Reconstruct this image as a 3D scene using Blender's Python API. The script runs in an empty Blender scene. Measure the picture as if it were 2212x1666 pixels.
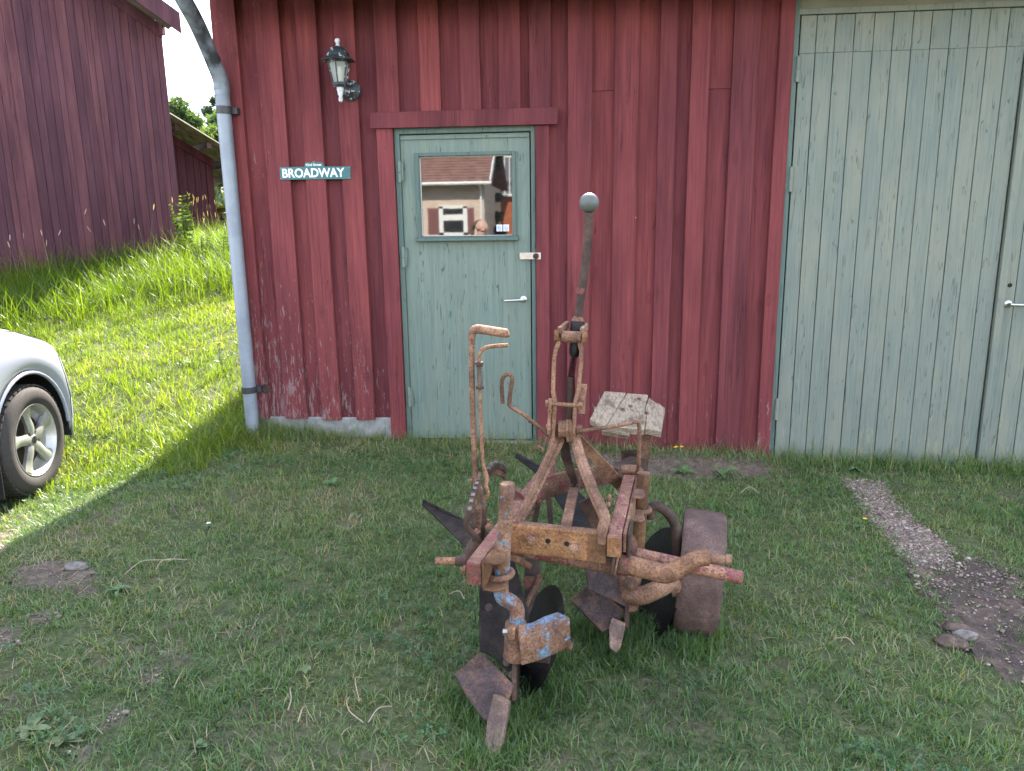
import bpy, bmesh, math, random
import numpy as np
from mathutils import Vector, Matrix, noise as mnoise

random.seed(7); rng = np.random.default_rng(7)
S = bpy.context.scene
COL = S.collection

# ------------------------------------------------------------------ camera
FPX, CX, CY, K = 1600.0, 1106.0, 833.0, 2212 / 4080
CAM = np.array([0.0, -4.769, 1.389])
def _rot(yaw, pitch, roll):
    fw = np.array([-math.sin(yaw) * math.cos(pitch), math.cos(yaw) * math.cos(pitch), -math.sin(pitch)])
    r = np.array([math.cos(yaw), math.sin(yaw), 0]); d = np.cross(fw, r)
    c, s = math.cos(roll), math.sin(roll)
    return np.array([c * r + s * d, -s * r + c * d, fw])
RM = _rot(math.radians(5.2), math.radians(11.9), math.radians(.78))
cam_data = bpy.data.cameras.new('camera'); cam = bpy.data.objects.new('camera', cam_data); COL.objects.link(cam)
cam_data.sensor_width = 36; cam_data.lens = 36 * FPX / 2212; cam_data.clip_end = 2000; cam_data.clip_start = .05
mw = Matrix.Identity(4)
for i in range(3):
    mw[i][0] = RM[0][i]; mw[i][1] = -RM[1][i]; mw[i][2] = -RM[2][i]; mw[i][3] = CAM[i]
cam.matrix_world = mw
S.camera = cam

def ray(px, py): return RM.T @ np.array([(px * K - CX) / FPX, (py * K - CY) / FPX, 1.0])
def at(px, py, Y):           # a sighting of the survey photo, at world depth Y
    q = ray(px, py); q = q / q[1] * (Y - CAM[1]); return Vector(q + CAM)
def atz(px, py, z):          # the same at world height z
    q = ray(px, py); q = q / q[2] * (z - CAM[2]); return Vector(q + CAM)
def atd(px, py, d): return Vector(CAM + ray(px, py) * d)

# ------------------------------------------------------------------ sky, sun, exposure
SUN_EL = math.radians(42.5)
SUN_H = Vector((.075, 1.0, 0)).normalized()
SUN_DIR = Vector((SUN_H.x * math.cos(SUN_EL), SUN_H.y * math.cos(SUN_EL), math.sin(SUN_EL)))
W = bpy.data.worlds.new('World'); S.world = W; W.use_nodes = True
nt = W.node_tree; nt.nodes.clear()
def nd(nt, t, **kw):
    n = nt.nodes.new(t)
    for k, v in kw.items():
        if k in n.inputs.keys() if hasattr(n.inputs, 'keys') else False: pass
        setattr(n, k, v)
    return n
sky = nd(nt, 'ShaderNodeTexSky', sky_type='NISHITA', sun_disc=False)
sky.sun_elevation = SUN_EL; sky.sun_rotation = math.atan2(SUN_H.x, SUN_H.y)
sky.air_density = 1.0; sky.dust_density = .4; sky.ozone_density = 1.0
tc = nd(nt, 'ShaderNodeTexCoord')
mp = nd(nt, 'ShaderNodeMapping'); mp.inputs['Scale'].default_value = (1, 1, 2.2); mp.inputs['Location'].default_value = (.35, .1, .2)
nz = nd(nt, 'ShaderNodeTexNoise'); nz.inputs['Scale'].default_value = 2.6; nz.inputs['Detail'].default_value = 8; nz.inputs['Roughness'].default_value = .55
rp = nd(nt, 'ShaderNodeValToRGB'); rp.color_ramp.elements[0].position = .44; rp.color_ramp.elements[1].position = .56
mx = nd(nt, 'ShaderNodeMix', data_type='RGBA')
bg = nd(nt, 'ShaderNodeBackground'); bg.inputs['Strength'].default_value = .15
wo = nd(nt, 'ShaderNodeOutputWorld')
nt.links.new(tc.outputs['Generated'], mp.inputs['Vector']); nt.links.new(mp.outputs['Vector'], nz.inputs['Vector'])
sx_ = nd(nt, 'ShaderNodeSeparateXYZ'); nt.links.new(tc.outputs['Generated'], sx_.inputs[0])
mr = nd(nt, 'ShaderNodeMapRange'); mr.clamp = True; nt.links.new(sx_.outputs[2], mr.inputs[0])
for i_, v_ in enumerate((.20, .30, .10, -.035)): mr.inputs[i_ + 1].default_value = v_
ad = nd(nt, 'ShaderNodeMath', operation='ADD'); nt.links.new(nz.outputs['Fac'], ad.inputs[0]); nt.links.new(mr.outputs[0], ad.inputs[1])
nt.links.new(ad.outputs[0], rp.inputs['Fac']); nt.links.new(rp.outputs['Color'], mx.inputs['Factor'])
nt.links.new(sky.outputs['Color'], mx.inputs['A']); mx.inputs['B'].default_value = (5.6, 5.8, 6.1, 1)
nt.links.new(mx.outputs['Result'], bg.inputs['Color']); nt.links.new(bg.outputs['Background'], wo.inputs['Surface'])
sl = bpy.data.lights.new('sun', 'SUN'); sl.energy = 5.0; sl.angle = math.radians(.53); sl.color = (1, .93, .82)
so = bpy.data.objects.new('sun', sl); COL.objects.link(so)
so.rotation_euler = SUN_DIR.to_track_quat('Z', 'Y').to_euler(); so.location = (4, 40, 40)
S.view_settings.view_transform = 'Standard'; S.view_settings.look = 'None'
S.cycles.max_bounces = 6; S.cycles.diffuse_bounces = 3; S.cycles.glossy_bounces = 3; S.cycles.transmission_bounces = 4; S.cycles.transparent_max_bounces = 6
S.cycles.caustics_reflective = False; S.cycles.caustics_refractive = False
S.cycles.use_adaptive_sampling = True; S.cycles.adaptive_threshold = .015
S.view_settings.exposure = 2.4; S.view_settings.gamma = 1; S.view_settings.use_curve_mapping = False

# ------------------------------------------------------------------ material helpers
class NT:
    def __init__(s, name):
        s.m = bpy.data.materials.new(name); s.m.use_nodes = True; s.t = s.m.node_tree; s.t.nodes.clear()
        s.out = s.n('ShaderNodeOutputMaterial'); s.b = s.n('ShaderNodeBsdfPrincipled')
        s.l(s.b.outputs[0], s.out.inputs[0]); s._pos = None
    def n(s, t, **kw):
        n = s.t.nodes.new(t)
        for k, v in kw.items(): setattr(n, k, v)
        return n
    def l(s, a, b): s.t.links.new(a, b)
    def put(s, sock, v):
        if isinstance(v, bpy.types.NodeSocket): s.l(v, sock)
        elif isinstance(v, (tuple, list)): sock.default_value = tuple(v) if len(v) == 4 or sock.type == 'VECTOR' else (*v, 1)
        else: sock.default_value = v
    def pos(s):
        if s._pos is None: s._pos = s.n('ShaderNodeNewGeometry').outputs['Position']
        return s._pos
    def objrand(s): return s.n('ShaderNodeObjectInfo').outputs['Random']
    def vmul(s, v, k, add=None):
        n = s.n('ShaderNodeVectorMath', operation='MULTIPLY'); s.put(n.inputs[0], v); n.inputs[1].default_value = k if isinstance(k, tuple) else (k,) * 3
        return n.outputs[0]
    def vadd(s, v, w):
        n = s.n('ShaderNodeVectorMath', operation='ADD'); s.put(n.inputs[0], v); s.put(n.inputs[1], w); return n.outputs[0]
    def noise(s, scale, stretch=(1, 1, 1), detail=4, rough=.55, vec=None, dist=0):
        v = vec if vec is not None else s.pos()
        v = s.vmul(v, tuple(a * scale for a in stretch))
        n = s.n('ShaderNodeTexNoise'); s.l(v, n.inputs['Vector']); n.inputs['Scale'].default_value = 1
        n.inputs['Detail'].default_value = detail; n.inputs['Roughness'].default_value = rough; n.inputs['Distortion'].default_value = dist
        return n.outputs['Fac']
    def voro(s, scale, stretch=(1, 1, 1), feature='F1', vec=None):
        v = vec if vec is not None else s.pos(); v = s.vmul(v, tuple(a * scale for a in stretch))
        n = s.n('ShaderNodeTexVoronoi', feature=feature); s.l(v, n.inputs['Vector']); n.inputs['Scale'].default_value = 1
        return n
    def math(s, op, a, b=0.0, c=0.0, clamp=False):
        n = s.n('ShaderNodeMath', operation=op, use_clamp=clamp); s.put(n.inputs[0], a); s.put(n.inputs[1], b)
        if op in ('MULTIPLY_ADD',): s.put(n.inputs[2], c)
        return n.outputs[0]
    def rng(s, v, a, b, c=0.0, d=1.0, smooth=False):
        n = s.n('ShaderNodeMapRange'); n.clamp = True
        if smooth: n.interpolation_type = 'SMOOTHSTEP'
        s.put(n.inputs[0], v)
        for i, x in enumerate((a, b, c, d)): n.inputs[i + 1].default_value = x
        return n.outputs[0]
    def mix(s, f, a, b, mode='MIX'):
        n = s.n('ShaderNodeMix', data_type='RGBA', blend_type=mode); s.put(n.inputs['Factor'], f); s.put(n.inputs['A'], a); s.put(n.inputs['B'], b)
        return n.outputs['Result']
    def ramp(s, f, stops):
        n = s.n('ShaderNodeValToRGB'); s.put(n.inputs[0], f); e = n.color_ramp.elements
        while len(e) < len(stops): e.new(.5)
        for el, (p, c) in zip(e, stops): el.position = p; el.color = (*c, 1)
        return n.outputs[0]
    def sep(s, v=None):
        n = s.n('ShaderNodeSeparateXYZ'); s.l(v if v is not None else s.pos(), n.inputs[0]); return n.outputs
    def bump(s, h, dist=.003, strength=.5):
        n = s.n('ShaderNodeBump'); n.inputs['Strength'].default_value = strength; n.inputs['Distance'].default_value = dist
        s.put(n.inputs['Height'], h); s.l(n.outputs[0], s.b.inputs['Normal'])
    def set(s, color=None, rough=None, metal=None, spec=None):
        if color is not None: s.put(s.b.inputs['Base Color'], color)
        if rough is not None: s.put(s.b.inputs['Roughness'], rough)
        if metal is not None: s.put(s.b.inputs['Metallic'], metal)
        if spec is not None: s.put(s.b.inputs['Specular IOR Level'], spec)
        return s.m
M = {}
def plain(name, col, rough=.6, metal=0, spec=.5, var=.15, scale=20):
    t = NT(name); f = t.noise(scale, detail=5)
    c = t.mix(1, col, t.ramp(f, [(.3, (1 - var,) * 3), (.7, (1 + var * .6,) * 3)]), 'MULTIPLY')
    M[name] = t.set(c, rough, metal, spec); return M[name]

def red_boards(name, base, peel_hi, dark=1.0, grain=1.0, peel=1.0):
    t = NT(name); x, y, z = t.sep()
    rnd = t.objrand()
    shift = t.n('ShaderNodeCombineXYZ'); t.put(shift.inputs[2], t.math('MULTIPLY', rnd, 37.0)); t.put(shift.inputs[0], t.math('MULTIPLY', rnd, 5.0))
    vec = t.vadd(t.pos(), shift.outputs[0])
    g1 = t.noise(1, (90, 90, 2.2), 5, .6, vec); g2 = t.noise(1, (9, 9, 1.1), 4, .6, vec); g3 = t.noise(1, (260, 260, 5), 3, .6, vec)
    c = t.mix(1, base, t.ramp(g1, [(.25, (.72, .70, .72)), (.75, (1.18, 1.15, 1.12))]), 'MULTIPLY')
    c = t.mix(1, c, t.ramp(g2, [(.3, (.66, .64, .70)), (.7, (1.28, 1.30, 1.25))]), 'MULTIPLY')
    c = t.mix(1, c, t.ramp(rnd, [(0, (.78, .80, .84)), (.5, (1, .98, .98)), (1, (1.20, 1.16, 1.08))]), 'MULTIPLY')
    # knots
    vk = t.voro(1, (9, 9, 3.0), vec=vec); kn = t.rng(vk.outputs['Distance'], .10, .19, 1, 0)
    ring = t.math('MULTIPLY', kn, t.rng(t.math('SINE', t.math('MULTIPLY', vk.outputs['Distance'], 120.0)), -.2, 1, .25, 1))
    c = t.mix(t.math('MULTIPLY', ring, .55 * dark), c, (.05, .012, .014))
    # drying cracks
    ck = t.rng(t.math('ABSOLUTE', t.math('SUBTRACT', t.noise(1, (38, 38, .9), 2, .5, vec), .5)), .0, .010, 1, 0)
    ckm = t.rng(t.noise(1, (3, 3, .8), 2, .5, vec), .50, .62)
    crack = t.math('MULTIPLY', ck, ckm)
    c = t.mix(t.math('MULTIPLY', crack, .75), c, (.03, .008, .01))
    # flaking paint, more of it near the ground and towards the corner with the drainpipe
    wear = t.math('ADD', t.rng(z, .0, 1.3, .19, 0), t.rng(x, -2.3, -.9, .15, -.02))
    pf = t.math('ADD', t.noise(1, (70, 70, 10), 7, .72, vec), t.math('ADD', wear, t.math('MULTIPLY', t.noise(1, (4, 4, 1.2), 2, .5, vec), .22)))
    pm = t.rng(pf, peel_hi, peel_hi + .035)
    pc = t.mix(t.noise(60), (.20, .12, .12), (.42, .36, .36))
    c = t.mix(t.math('MULTIPLY', pm, .58 * peel), c, pc)
    t.bump(t.math('ADD', t.math('MULTIPLY', g3, .5), t.math('SUBTRACT', t.math('MULTIPLY', g1, .8), t.math('ADD', t.math('MULTIPLY', crack, 1.6), t.math('MULTIPLY', pm, .5)))), .0022 * grain, .75)
    M[name] = t.set(c, .82, 0, .25)
red_boards('red_paint', (.165, .040, .044), .875)
red_boards('red_trim', (.178, .043, .047), .95)
red_boards('barn_red', (.108, .044, .055), 1.30, .8)
red_boards('leanto_red', (.075, .026, .033), 1.30, .8)

def green_paint(name, base, wood, crackle=1.0, stretch=(70, 70, 2.0), fade=.0):
    t = NT(name); x, y, z = t.sep(); rnd = t.objrand()
    shift = t.n('ShaderNodeCombineXYZ'); t.put(shift.inputs[2], t.math('MULTIPLY', rnd, 31.0)); vec = t.vadd(t.pos(), shift.outputs[0])
    g1 = t.noise(1, stretch, 5, .6, vec, .3); g2 = t.noise(1, (5, 5, 1.4), 4, .6, vec); g3 = t.noise(1, (150, 150, 6), 3, .6, vec)
    c = t.mix(1, base, t.ramp(g1, [(.28, (.74, .77, .78)), (.72, (1.15, 1.15, 1.12))]), 'MULTIPLY')
    c = t.mix(t.rng(g2, .40, .66), c, t.mix(.55, c, wood))
    # short dark checks in the paint, running with the grain
    wv = t.noise(1, (1, 1, .12), 2, .5, t.vmul(vec, 13.0)); 
    ck = t.rng(t.math('ABSOLUTE', t.math('SUBTRACT', t.noise(1, (30, 30, 1.6), 2, .5, vec, .6), .5)), 0, .012, 1, 0)
    brk = t.rng(t.noise(1, (26, 26, 11), 2, .5, vec), .50, .56)
    crack = t.math('MULTIPLY', ck, brk)
    c = t.mix(t.math('MULTIPLY', crack, .80 * crackle), c, (.035, .045, .042))
    # flaked patches
    pf = t.math('ADD', t.noise(1, (34, 34, 7), 7, .66, vec), t.math('ADD', t.rng(z, 0, .5, .12, 0), t.math('MULTIPLY', t.noise(1, (2.4, 2.4, 2.4), 2, .5, vec), .35)))
    pm = t.rng(pf, .885, .905)
    c = t.mix(t.math('MULTIPLY', pm, .7), c, t.mix(g3, (.16, .17, .12), (.34, .33, .20)))
    t.bump(t.math('SUBTRACT', t.math('ADD', t.math('MULTIPLY', g3, .4), t.math('MULTIPLY', g1, .6)), t.math('ADD', t.math('MULTIPLY', crack, 1.5), t.math('MULTIPLY', pm, .5))), .002, .7)
    M[name] = t.set(c, .62, 0, .35)
green_paint('door_green', (.152, .200, .170), (.195, .22, .165))
green_paint('door_green_trim', (.095, .142, .126), (.13, .16, .125), .8)
green_paint('gate_green', (.165, .190, .164), (.24, .235, .175), .75, (110, 110, 2.6))
plain('header_olive', (.20, .19, .135), .8, var=.2, scale=6)

def rust(name, dark=(.045, .024, .020), mid=(.185, .098, .060), light=(.345, .205, .125), paint=None, amt=.5, rough=.78, spk=.9, pscale=26, spec=.3, dust=.0):
    t = NT(name)
    n1 = t.noise(14, detail=7, rough=.65); n2 = t.noise(150, detail=4, rough=.7); n3 = t.noise(55, detail=5, rough=.7)
    c = t.ramp(n1, [(.30, dark), (.48, mid), (.68, light)])
    c = t.mix(t.rng(n3, .42, .62), c, t.mix(.6, c, mid))
    n0 = t.noise(5.5, detail=5, rough=.6); c = t.mix(1, c, t.ramp(n0, [(.34, (.62, .59, .59)), (.52, (1.02, 1.02, 1.02)), (.7, (1.34, 1.32, 1.30))]), 'MULTIPLY')
    c = t.mix(1, c, t.ramp(t.objrand(), [(0, (.74, .72, .74)), (.35, (1.0, .98, .98)), (.7, (1.12, 1.10, 1.12)), (1, (1.30, 1.22, 1.14))]), 'MULTIPLY')
    if paint:
        pm = t.rng(t.math('ADD', t.noise(pscale, detail=8, rough=.7), t.math('MULTIPLY', t.math('SUBTRACT', n2, .5), .35)), .62 - amt * .3, .65 - amt * .3)
        pc = t.mix(1, paint, t.ramp(t.noise(9, detail=5), [(.3, (.72, .70, .70)), (.7, (1.15, 1.2, 1.2))]), 'MULTIPLY')
        c = t.mix(pm, c, pc)
    sp = t.rng(n2, .505, .56)
    c = t.mix(t.math('MULTIPLY', sp, spk), c, t.mix(.35, dark, c))
    lp = t.rng(t.noise(210, detail=2), .60, .72); c = t.mix(t.math('MULTIPLY', lp, .35), c, light)
    t.bump(t.math('ADD', t.math('MULTIPLY', n2, .7), n3), .0042, .9)
    M[name] = t.set(c, rough, .0, spec)
rust('rust'); rust('rust_dark', (.025, .018, .017), (.075, .046, .036), (.16, .095, .065), spk=.4)
rust('rust_light', (.075, .040, .030), (.24, .130, .082), (.39, .240, .150))
rust('rust_yellow', (.070, .034, .020), (.225, .110, .052), (.37, .215, .098))
rust('rust_red', paint=(.22, .050, .055), amt=.30)
rust('rust_pink', (.06, .035, .035), (.25, .13, .09), (.40, .24, .16), paint=(.27, .085, .085), amt=.36, spk=.95)
rust('rust_blue', paint=(.17, .27, .38), amt=.22, pscale=20)
rust('rust_blue_strong', paint=(.17, .27, .38), amt=.46, pscale=22)
rust('mould_steel', (.010, .010, .010), (.030, .025, .022), (.085, .060, .046), rough=.6, spk=.4, spec=.15)
rust('soil_steel', (.022, .018, .019), (.070, .050, .046), (.150, .095, .075), rough=.6, spk=.5)
rust('share_steel', (.026, .019, .021), (.092, .066, .064), (.24, .130, .086), rough=.6, spk=.8, spec=.2)
rust('worn_share', (.05, .034, .032), (.15, .098, .078), (.33, .215, .155), rough=.55, spk=.8)
rust('wheel_rust', (.060, .038, .036), (.120, .076, .064), (.20, .130, .108), spk=.75)
rust('black_disc', (.006, .006, .007), (.012, .0115, .012), (.030, .025, .022), rough=.5, spk=.3, spec=.22)
rust('grease_black', (.006, .006, .008), (.012, .012, .014), (.03, .026, .024), rough=.35, spk=.2)
plain('ball_grey', (.09, .096, .09), .45, 0, .5, .3, 14)
plain('spring_steel', (.16, .13, .12), .35, .6, .5, .3, 60)

t = NT('seat_wood'); x, y, z = t.sep()
vec = t.vadd(t.pos(), t.vmul(t.n('ShaderNodeObjectInfo').outputs['Location'], 3.0))
g = t.noise(1, (120, 8, 120), 4, .6, vec, .4); g2 = t.noise(12, detail=4)
c = t.mix(1, (.275, .215, .160), t.ramp(g, [(.36, (.60, .57, .53)), (.6, (1.1, 1.1, 1.1))]), 'MULTIPLY')
c = t.mix(t.rng(g2, .52, .62), c, t.mix(1, c, (.62, .58, .54), 'MULTIPLY'))
t.bump(g, .003, .8); M['seat_wood'] = t.set(c, .8, 0, .25)

plain('concrete', (.30, .29, .28), .9, var=.3, scale=25)
t = NT('zinc'); g = t.noise(6, detail=6, rough=.65); c = t.ramp(g, [(.3, (.20, .23, .27)), (.55, (.27, .30, .34)), (.75, (.22, .245, .275))])
dk = t.rng(t.sep()[2], 2.12, 2.35); c = t.mix(t.math('MULTIPLY', dk, t.rng(t.noise(9, detail=5), .35, .6)), c, (.045, .05, .055))
M['zinc'] = t.set(c, .5, .15, .5)
plain('zinc_dark', (.06, .06, .065), .55, .4, .5, .3, 30)
plain('steel_bright', (.55, .55, .54), .28, .9, .5, .15, 40)
plain('steel_worn', (.33, .31, .29), .42, .7, .5, .35, 60)
plain('white_sticker', (.62, .66, .74), .5, var=.05)
plain('ink', (.03, .03, .035), .6)
plain('black_hole', (.008, .008, .008), .9)
plain('sign_green', (.018, .125, .130), .38, 0, .5, .12, 40)
plain('sign_white', (.78, .79, .77), .5, var=.05)
t = NT('lantern_black'); f = t.noise(34, detail=8, rough=.7)
c = t.mix(t.rng(f, .575, .60), t.mix(t.noise(20), (.014, .018, .020), (.035, .042, .044)), (.50, .51, .52)); t.bump(f, .002, .5)
M['lantern_black'] = t.set(c, .5, 0, .5)
t = NT('lantern_white'); f = t.noise(60, detail=7, rough=.7); c = t.mix(t.rng(f, .56, .60), (.60, .61, .62), (.15, .155, .16)); M['lantern_white'] = t.set(c, .6, 0, .4)
t = NT('lantern_glass'); t.set((.55, .60, .56), .15, 0, .5); t.b.inputs['Alpha'].default_value = .42; M['lantern_glass'] = t.m
plain('bulb', (.72, .68, .54), .35, 0, .5, .05)
# door pane: dark room behind glass; reflective like a window seen from the shade
t = NT('door_glass'); t.set((.008, .009, .010), .02, 0, .5); t.b.inputs['IOR'].default_value = 2.3
nn = t.noise(9, detail=2); t.bump(nn, .0004, .07); M['door_glass'] = t.m
t = NT('window_glass'); t.set((.02, .022, .024), .05, 0, .6); M['window_glass'] = t.m

# ------------------------------------------------------------------ mesh helpers
class MB:
    def __init__(s): s.v = []; s.f = []
    def add(s, vs, fs):
        o = len(s.v); s.v += [Vector(p) for p in vs]; s.f += [tuple(i + o for i in f) for f in fs]; return s
    def box(s, a, b):
        (x0, y0, z0), (x1, y1, z1) = a, b
        return s.add([(x0, y0, z0), (x1, y0, z0), (x1, y1, z0), (x0, y1, z0), (x0, y0, z1), (x1, y0, z1), (x1, y1, z1), (x0, y1, z1)],
                     [(3, 2, 1, 0), (4, 5, 6, 7), (0, 1, 5, 4), (1, 2, 6, 5), (2, 3, 7, 6), (3, 0, 4, 7)])
    def prism(s, poly, off):
        n = len(poly); poly = [Vector(p) for p in poly]; off = Vector(off)
        fs = [tuple(range(n)), tuple(range(2 * n - 1, n - 1, -1))] + [(i, i + n, (i + 1) % n + n, (i + 1) % n) for i in range(n)]
        return s.add(poly + [p + off for p in poly], fs)
    def sweep(s, pts, w, h, up=(0, 0, 1), caps=True):
        """rectangular bar: w across, h along 'up'; w and h may be lists"""
        pts = [Vector(p) for p in pts]; up = Vector(up); n = len(pts); vs = []
        for i, p in enumerate(pts):
            d = (pts[min(i + 1, n - 1)] - pts[max(i - 1, 0)]).normalized()
            sx = d.cross(up)
            if sx.length < 1e-4: sx = d.cross(Vector((1, 0, 0)))
            sx.normalize(); u = sx.cross(d).normalized()
            a = (w[i] if isinstance(w, (list, tuple)) else w) / 2; b = (h[i] if isinstance(h, (list, tuple)) else h) / 2
            vs += [p - sx * a - u * b, p + sx * a - u * b, p + sx * a + u * b, p - sx * a + u * b]
        fs = [(4 * i + j, 4 * i + (j + 1) % 4, 4 * i + 4 + (j + 1) % 4, 4 * i + 4 + j) for i in range(n - 1) for j in range(4)]
        if caps: fs += [(3, 2, 1, 0), tuple(4 * (n - 1) + j for j in range(4))]
        return s.add(vs, fs)
    def tube(s, pts, r, n=12, sm=0, cap=True, squash=1.0, closed=False):
        pts = [Vector(p) for p in pts]; rr = list(r) if isinstance(r, (list, tuple)) else [r] * len(pts)
        if sm and len(pts) > 2:
            q = []; qr = []; m = len(pts)
            for i in range(m - 1 if not closed else m):
                g = lambda j: pts[j % m] if closed else pts[max(0, min(m - 1, j))]
                p0, p1, p2, p3 = g(i - 1), g(i), g(i + 1), g(i + 2)
                for k in range(sm):
                    u = k / sm
                    q.append(.5 * ((2 * p1) + (-p0 + p2) * u + (2 * p0 - 5 * p1 + 4 * p2 - p3) * u * u + (-p0 + 3 * p1 - 3 * p2 + p3) * u ** 3))
                    qr.append(rr[i] * (1 - u) + rr[(i + 1) % m] * u)
            if not closed: q.append(pts[-1]); qr.append(rr[-1])
            pts, rr = q, qr
        m = len(pts); vs = []; prev = None
        for i, p in enumerate(pts):
            if closed: d = (pts[(i + 1) % m] - pts[i - 1]).normalized()
            else: d = (pts[min(i + 1, m - 1)] - pts[max(i - 1, 0)]).normalized()
            if prev is None:
                a = d.orthogonal().normalized()
            else: a = (prev - d * prev.dot(d)).normalized()
            prev = a; b = d.cross(a)
            for k in range(n):
                th = 2 * math.pi * k / n; vs.append(p + (a * math.cos(th) + b * math.sin(th) * squash) * rr[i])
        L = m if closed else m - 1
        fs = [(i * n + k, i * n + (k + 1) % n, ((i + 1) % m) * n + (k + 1) % n, ((i + 1) % m) * n + k) for i in range(L) for k in range(n)]
        if cap and not closed: fs += [tuple(range(n - 1, -1, -1)), tuple((m - 1) * n + k for k in range(n))]
        return s.add(vs, fs)
    def cyl(s, a, b, r, n=16, r2=None): return s.tube([a, b], [r, r if r2 is None else r2], n)
    def lathe(s, prof, o, axis=(0, 0, 1), n=24, cap=True):
        o = Vector(o); ax = Vector(axis).normalized(); a = ax.orthogonal().normalized(); b = ax.cross(a); m = len(prof)
        vs = [o + ax * h + (a * math.cos(2 * math.pi * k / n) + b * math.sin(2 * math.pi * k / n)) * r for (r, h) in prof for k in range(n)]
        fs = [(i * n + k, i * n + (k + 1) % n, (i + 1) * n + (k + 1) % n, (i + 1) * n + k) for i in range(m - 1) for k in range(n)]
        if cap and prof[0][0] > 1e-5: fs.append(tuple(range(n - 1, -1, -1)))
        if cap and prof[-1][0] > 1e-5: fs.append(tuple((m - 1) * n + k for k in range(n)))
        return s.add(vs, fs)
    def grid(s, rows, thick=0.0):
        R, C = len(rows), len(rows[0]); vs = [Vector(p) for r in rows for p in r]
        fs = [(i * C + j, i * C + j + 1, (i + 1) * C + j + 1, (i + 1) * C + j) for i in range(R - 1) for j in range(C - 1)]
        if thick:
            nn = []
            for i in range(R):
                for j in range(C):
                    du = vs[min(i + 1, R - 1) * C + j] - vs[max(i - 1, 0) * C + j]; dv = vs[i * C + min(j + 1, C - 1)] - vs[i * C + max(j - 1, 0)]
                    q = du.cross(dv); q = q.normalized() if q.length > 1e-9 else Vector((0, 0, 1)); nn.append(q)
            N = len(vs); vs2 = [v + q * thick for v, q in zip(vs, nn)]
            fs2 = [tuple(reversed([k + N for k in f])) for f in fs]
            ed = [i for i in range(C)] + [i * C + C - 1 for i in range(1, R)] + [(R - 1) * C + j for j in range(C - 2, -1, -1)] + [i * C for i in range(R - 2, 0, -1)]
            side = [(ed[i], ed[(i + 1) % len(ed)], ed[(i + 1) % len(ed)] + N, ed[i] + N) for i in range(len(ed))]
            side = [tuple(reversed(f)) for f in side]
            return s.add(vs + vs2, fs + fs2 + side)
        return s.add(vs, fs)
    def hexbolt(s, c, axis, r=.012, h=.008, shank=.006, washer=0):
        c = Vector(c); ax = Vector(axis).normalized()
        if washer: s.tube([c, c + ax * .003], washer, 16); c = c + ax * .003
        s.tube([c, c + ax * h], r, 6)
        if shank: s.tube([c + ax * h, c + ax * (h + shank)], r * .5, 8)
        return s
    def build(s, name, mat, parent=None, smooth=False, bevel=0, loc=None, recalc=True, subsurf=0):
        base = Vector((0, 0, 0))
        if parent is not None:
            p = parent
            while p is not None: base = base + p.location; p = p.parent
        elif loc is not None: base = Vector(loc)
        me = bpy.data.meshes.new(name); me.from_pydata([tuple(v - base) for v in s.v], [], s.f)
        me.materials.append(M[mat] if isinstance(mat, str) else mat)
        if recalc:
            bm = bmesh.new(); bm.from_mesh(me); bmesh.ops.recalc_face_normals(bm, faces=bm.faces); bm.to_mesh(me); bm.free()
        if smooth:
            me.polygons.foreach_set('use_smooth', [True] * len(me.polygons))
            try: me.set_sharp_from_angle(angle=math.radians(smooth if smooth is not True else 40))
            except Exception: pass
        me.update()
        o = bpy.data.objects.new(name, me); COL.objects.link(o)
        if parent is not None: o.parent = parent
        elif loc is not None: o.location = base
        if bevel:
            b = o.modifiers.new('bevel', 'BEVEL'); b.width = bevel; b.segments = 2; b.limit_method = 'ANGLE'; b.angle_limit = math.radians(35)
        if subsurf:
            b = o.modifiers.new('subsurf', 'SUBSURF'); b.levels = subsurf; b.render_levels = subsurf
        return o
def tag(o, label=None, cat=None, group=None, kind=None):
    for k, v in (('label', label), ('category', cat), ('group', group), ('kind', kind)):
        if v: o[k] = v
    return o
def thing(name, loc, label, cat, group=None):
    o = bpy.data.objects.new(name, None); COL.objects.link(o); o.location = loc; o.empty_display_size = .2
    return tag(o, label, cat, group)
def sstep(a, b, x):
    t = max(0.0, min(1.0, (x - a) / (b - a))); return t * t * (3 - 2 * t)
# ------------------------------------------------------------------ ground
def gz(x, y):
    xc = max(-4.5, min(5.0, x))
    z = -.055 - .030 * xc
    if x < -2.3: z += .02 * (x + 2.3) * 0
    t = y + .5
    if t > 0:
        rise = .205 * t * t / (t + .55)
        if t > 5.6: rise = .205 * 31.36 / 6.15 + .028 * (t - 5.6)
        z += rise * sstep(-1.5, -2.25, x) if x < 0 else 0
        if x >= 0: z += rise * sstep(6, 12, x)
    z -= .15 * sstep(-2.35, -3.1, x) * sstep(.7, -.9, y)
    z += .012 * mnoise.noise(Vector((x * 1.3, y * 1.3, 3.1))) + .006 * mnoise.noise(Vector((x * 5, y * 5, 9.0)))
    if y > -.35 and -2.2 < x < 5: z += .03 * sstep(-.35, 0, y) * (1 if -2.2 < x < 1.2 else .3)
    return z
def sstep_rev(a, b, x): return 1 - sstep(b, a, x)
_old = sstep
def sstep(a, b, x):
    if a > b: return 1 - _old(b, a, x)
    return _old(a, b, x)
def axis(lo, hi, fine_lo, fine_hi, fine, grow):
    v = [fine_lo]
    while v[-1] < fine_hi: v.append(v[-1] + fine)
    st = fine
    while v[-1] < hi: st *= grow; v.append(v[-1] + st)
    st = fine; pre = []
    c = fine_lo
    while c > lo: st *= grow; c -= st; pre.append(c)
    return pre[::-1] + v
gx = axis(-150, 150, -4.2, 3.2, .09, 1.16); gy = axis(-90, 220, -3.6, 1.2, .09, 1.14)
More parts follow.
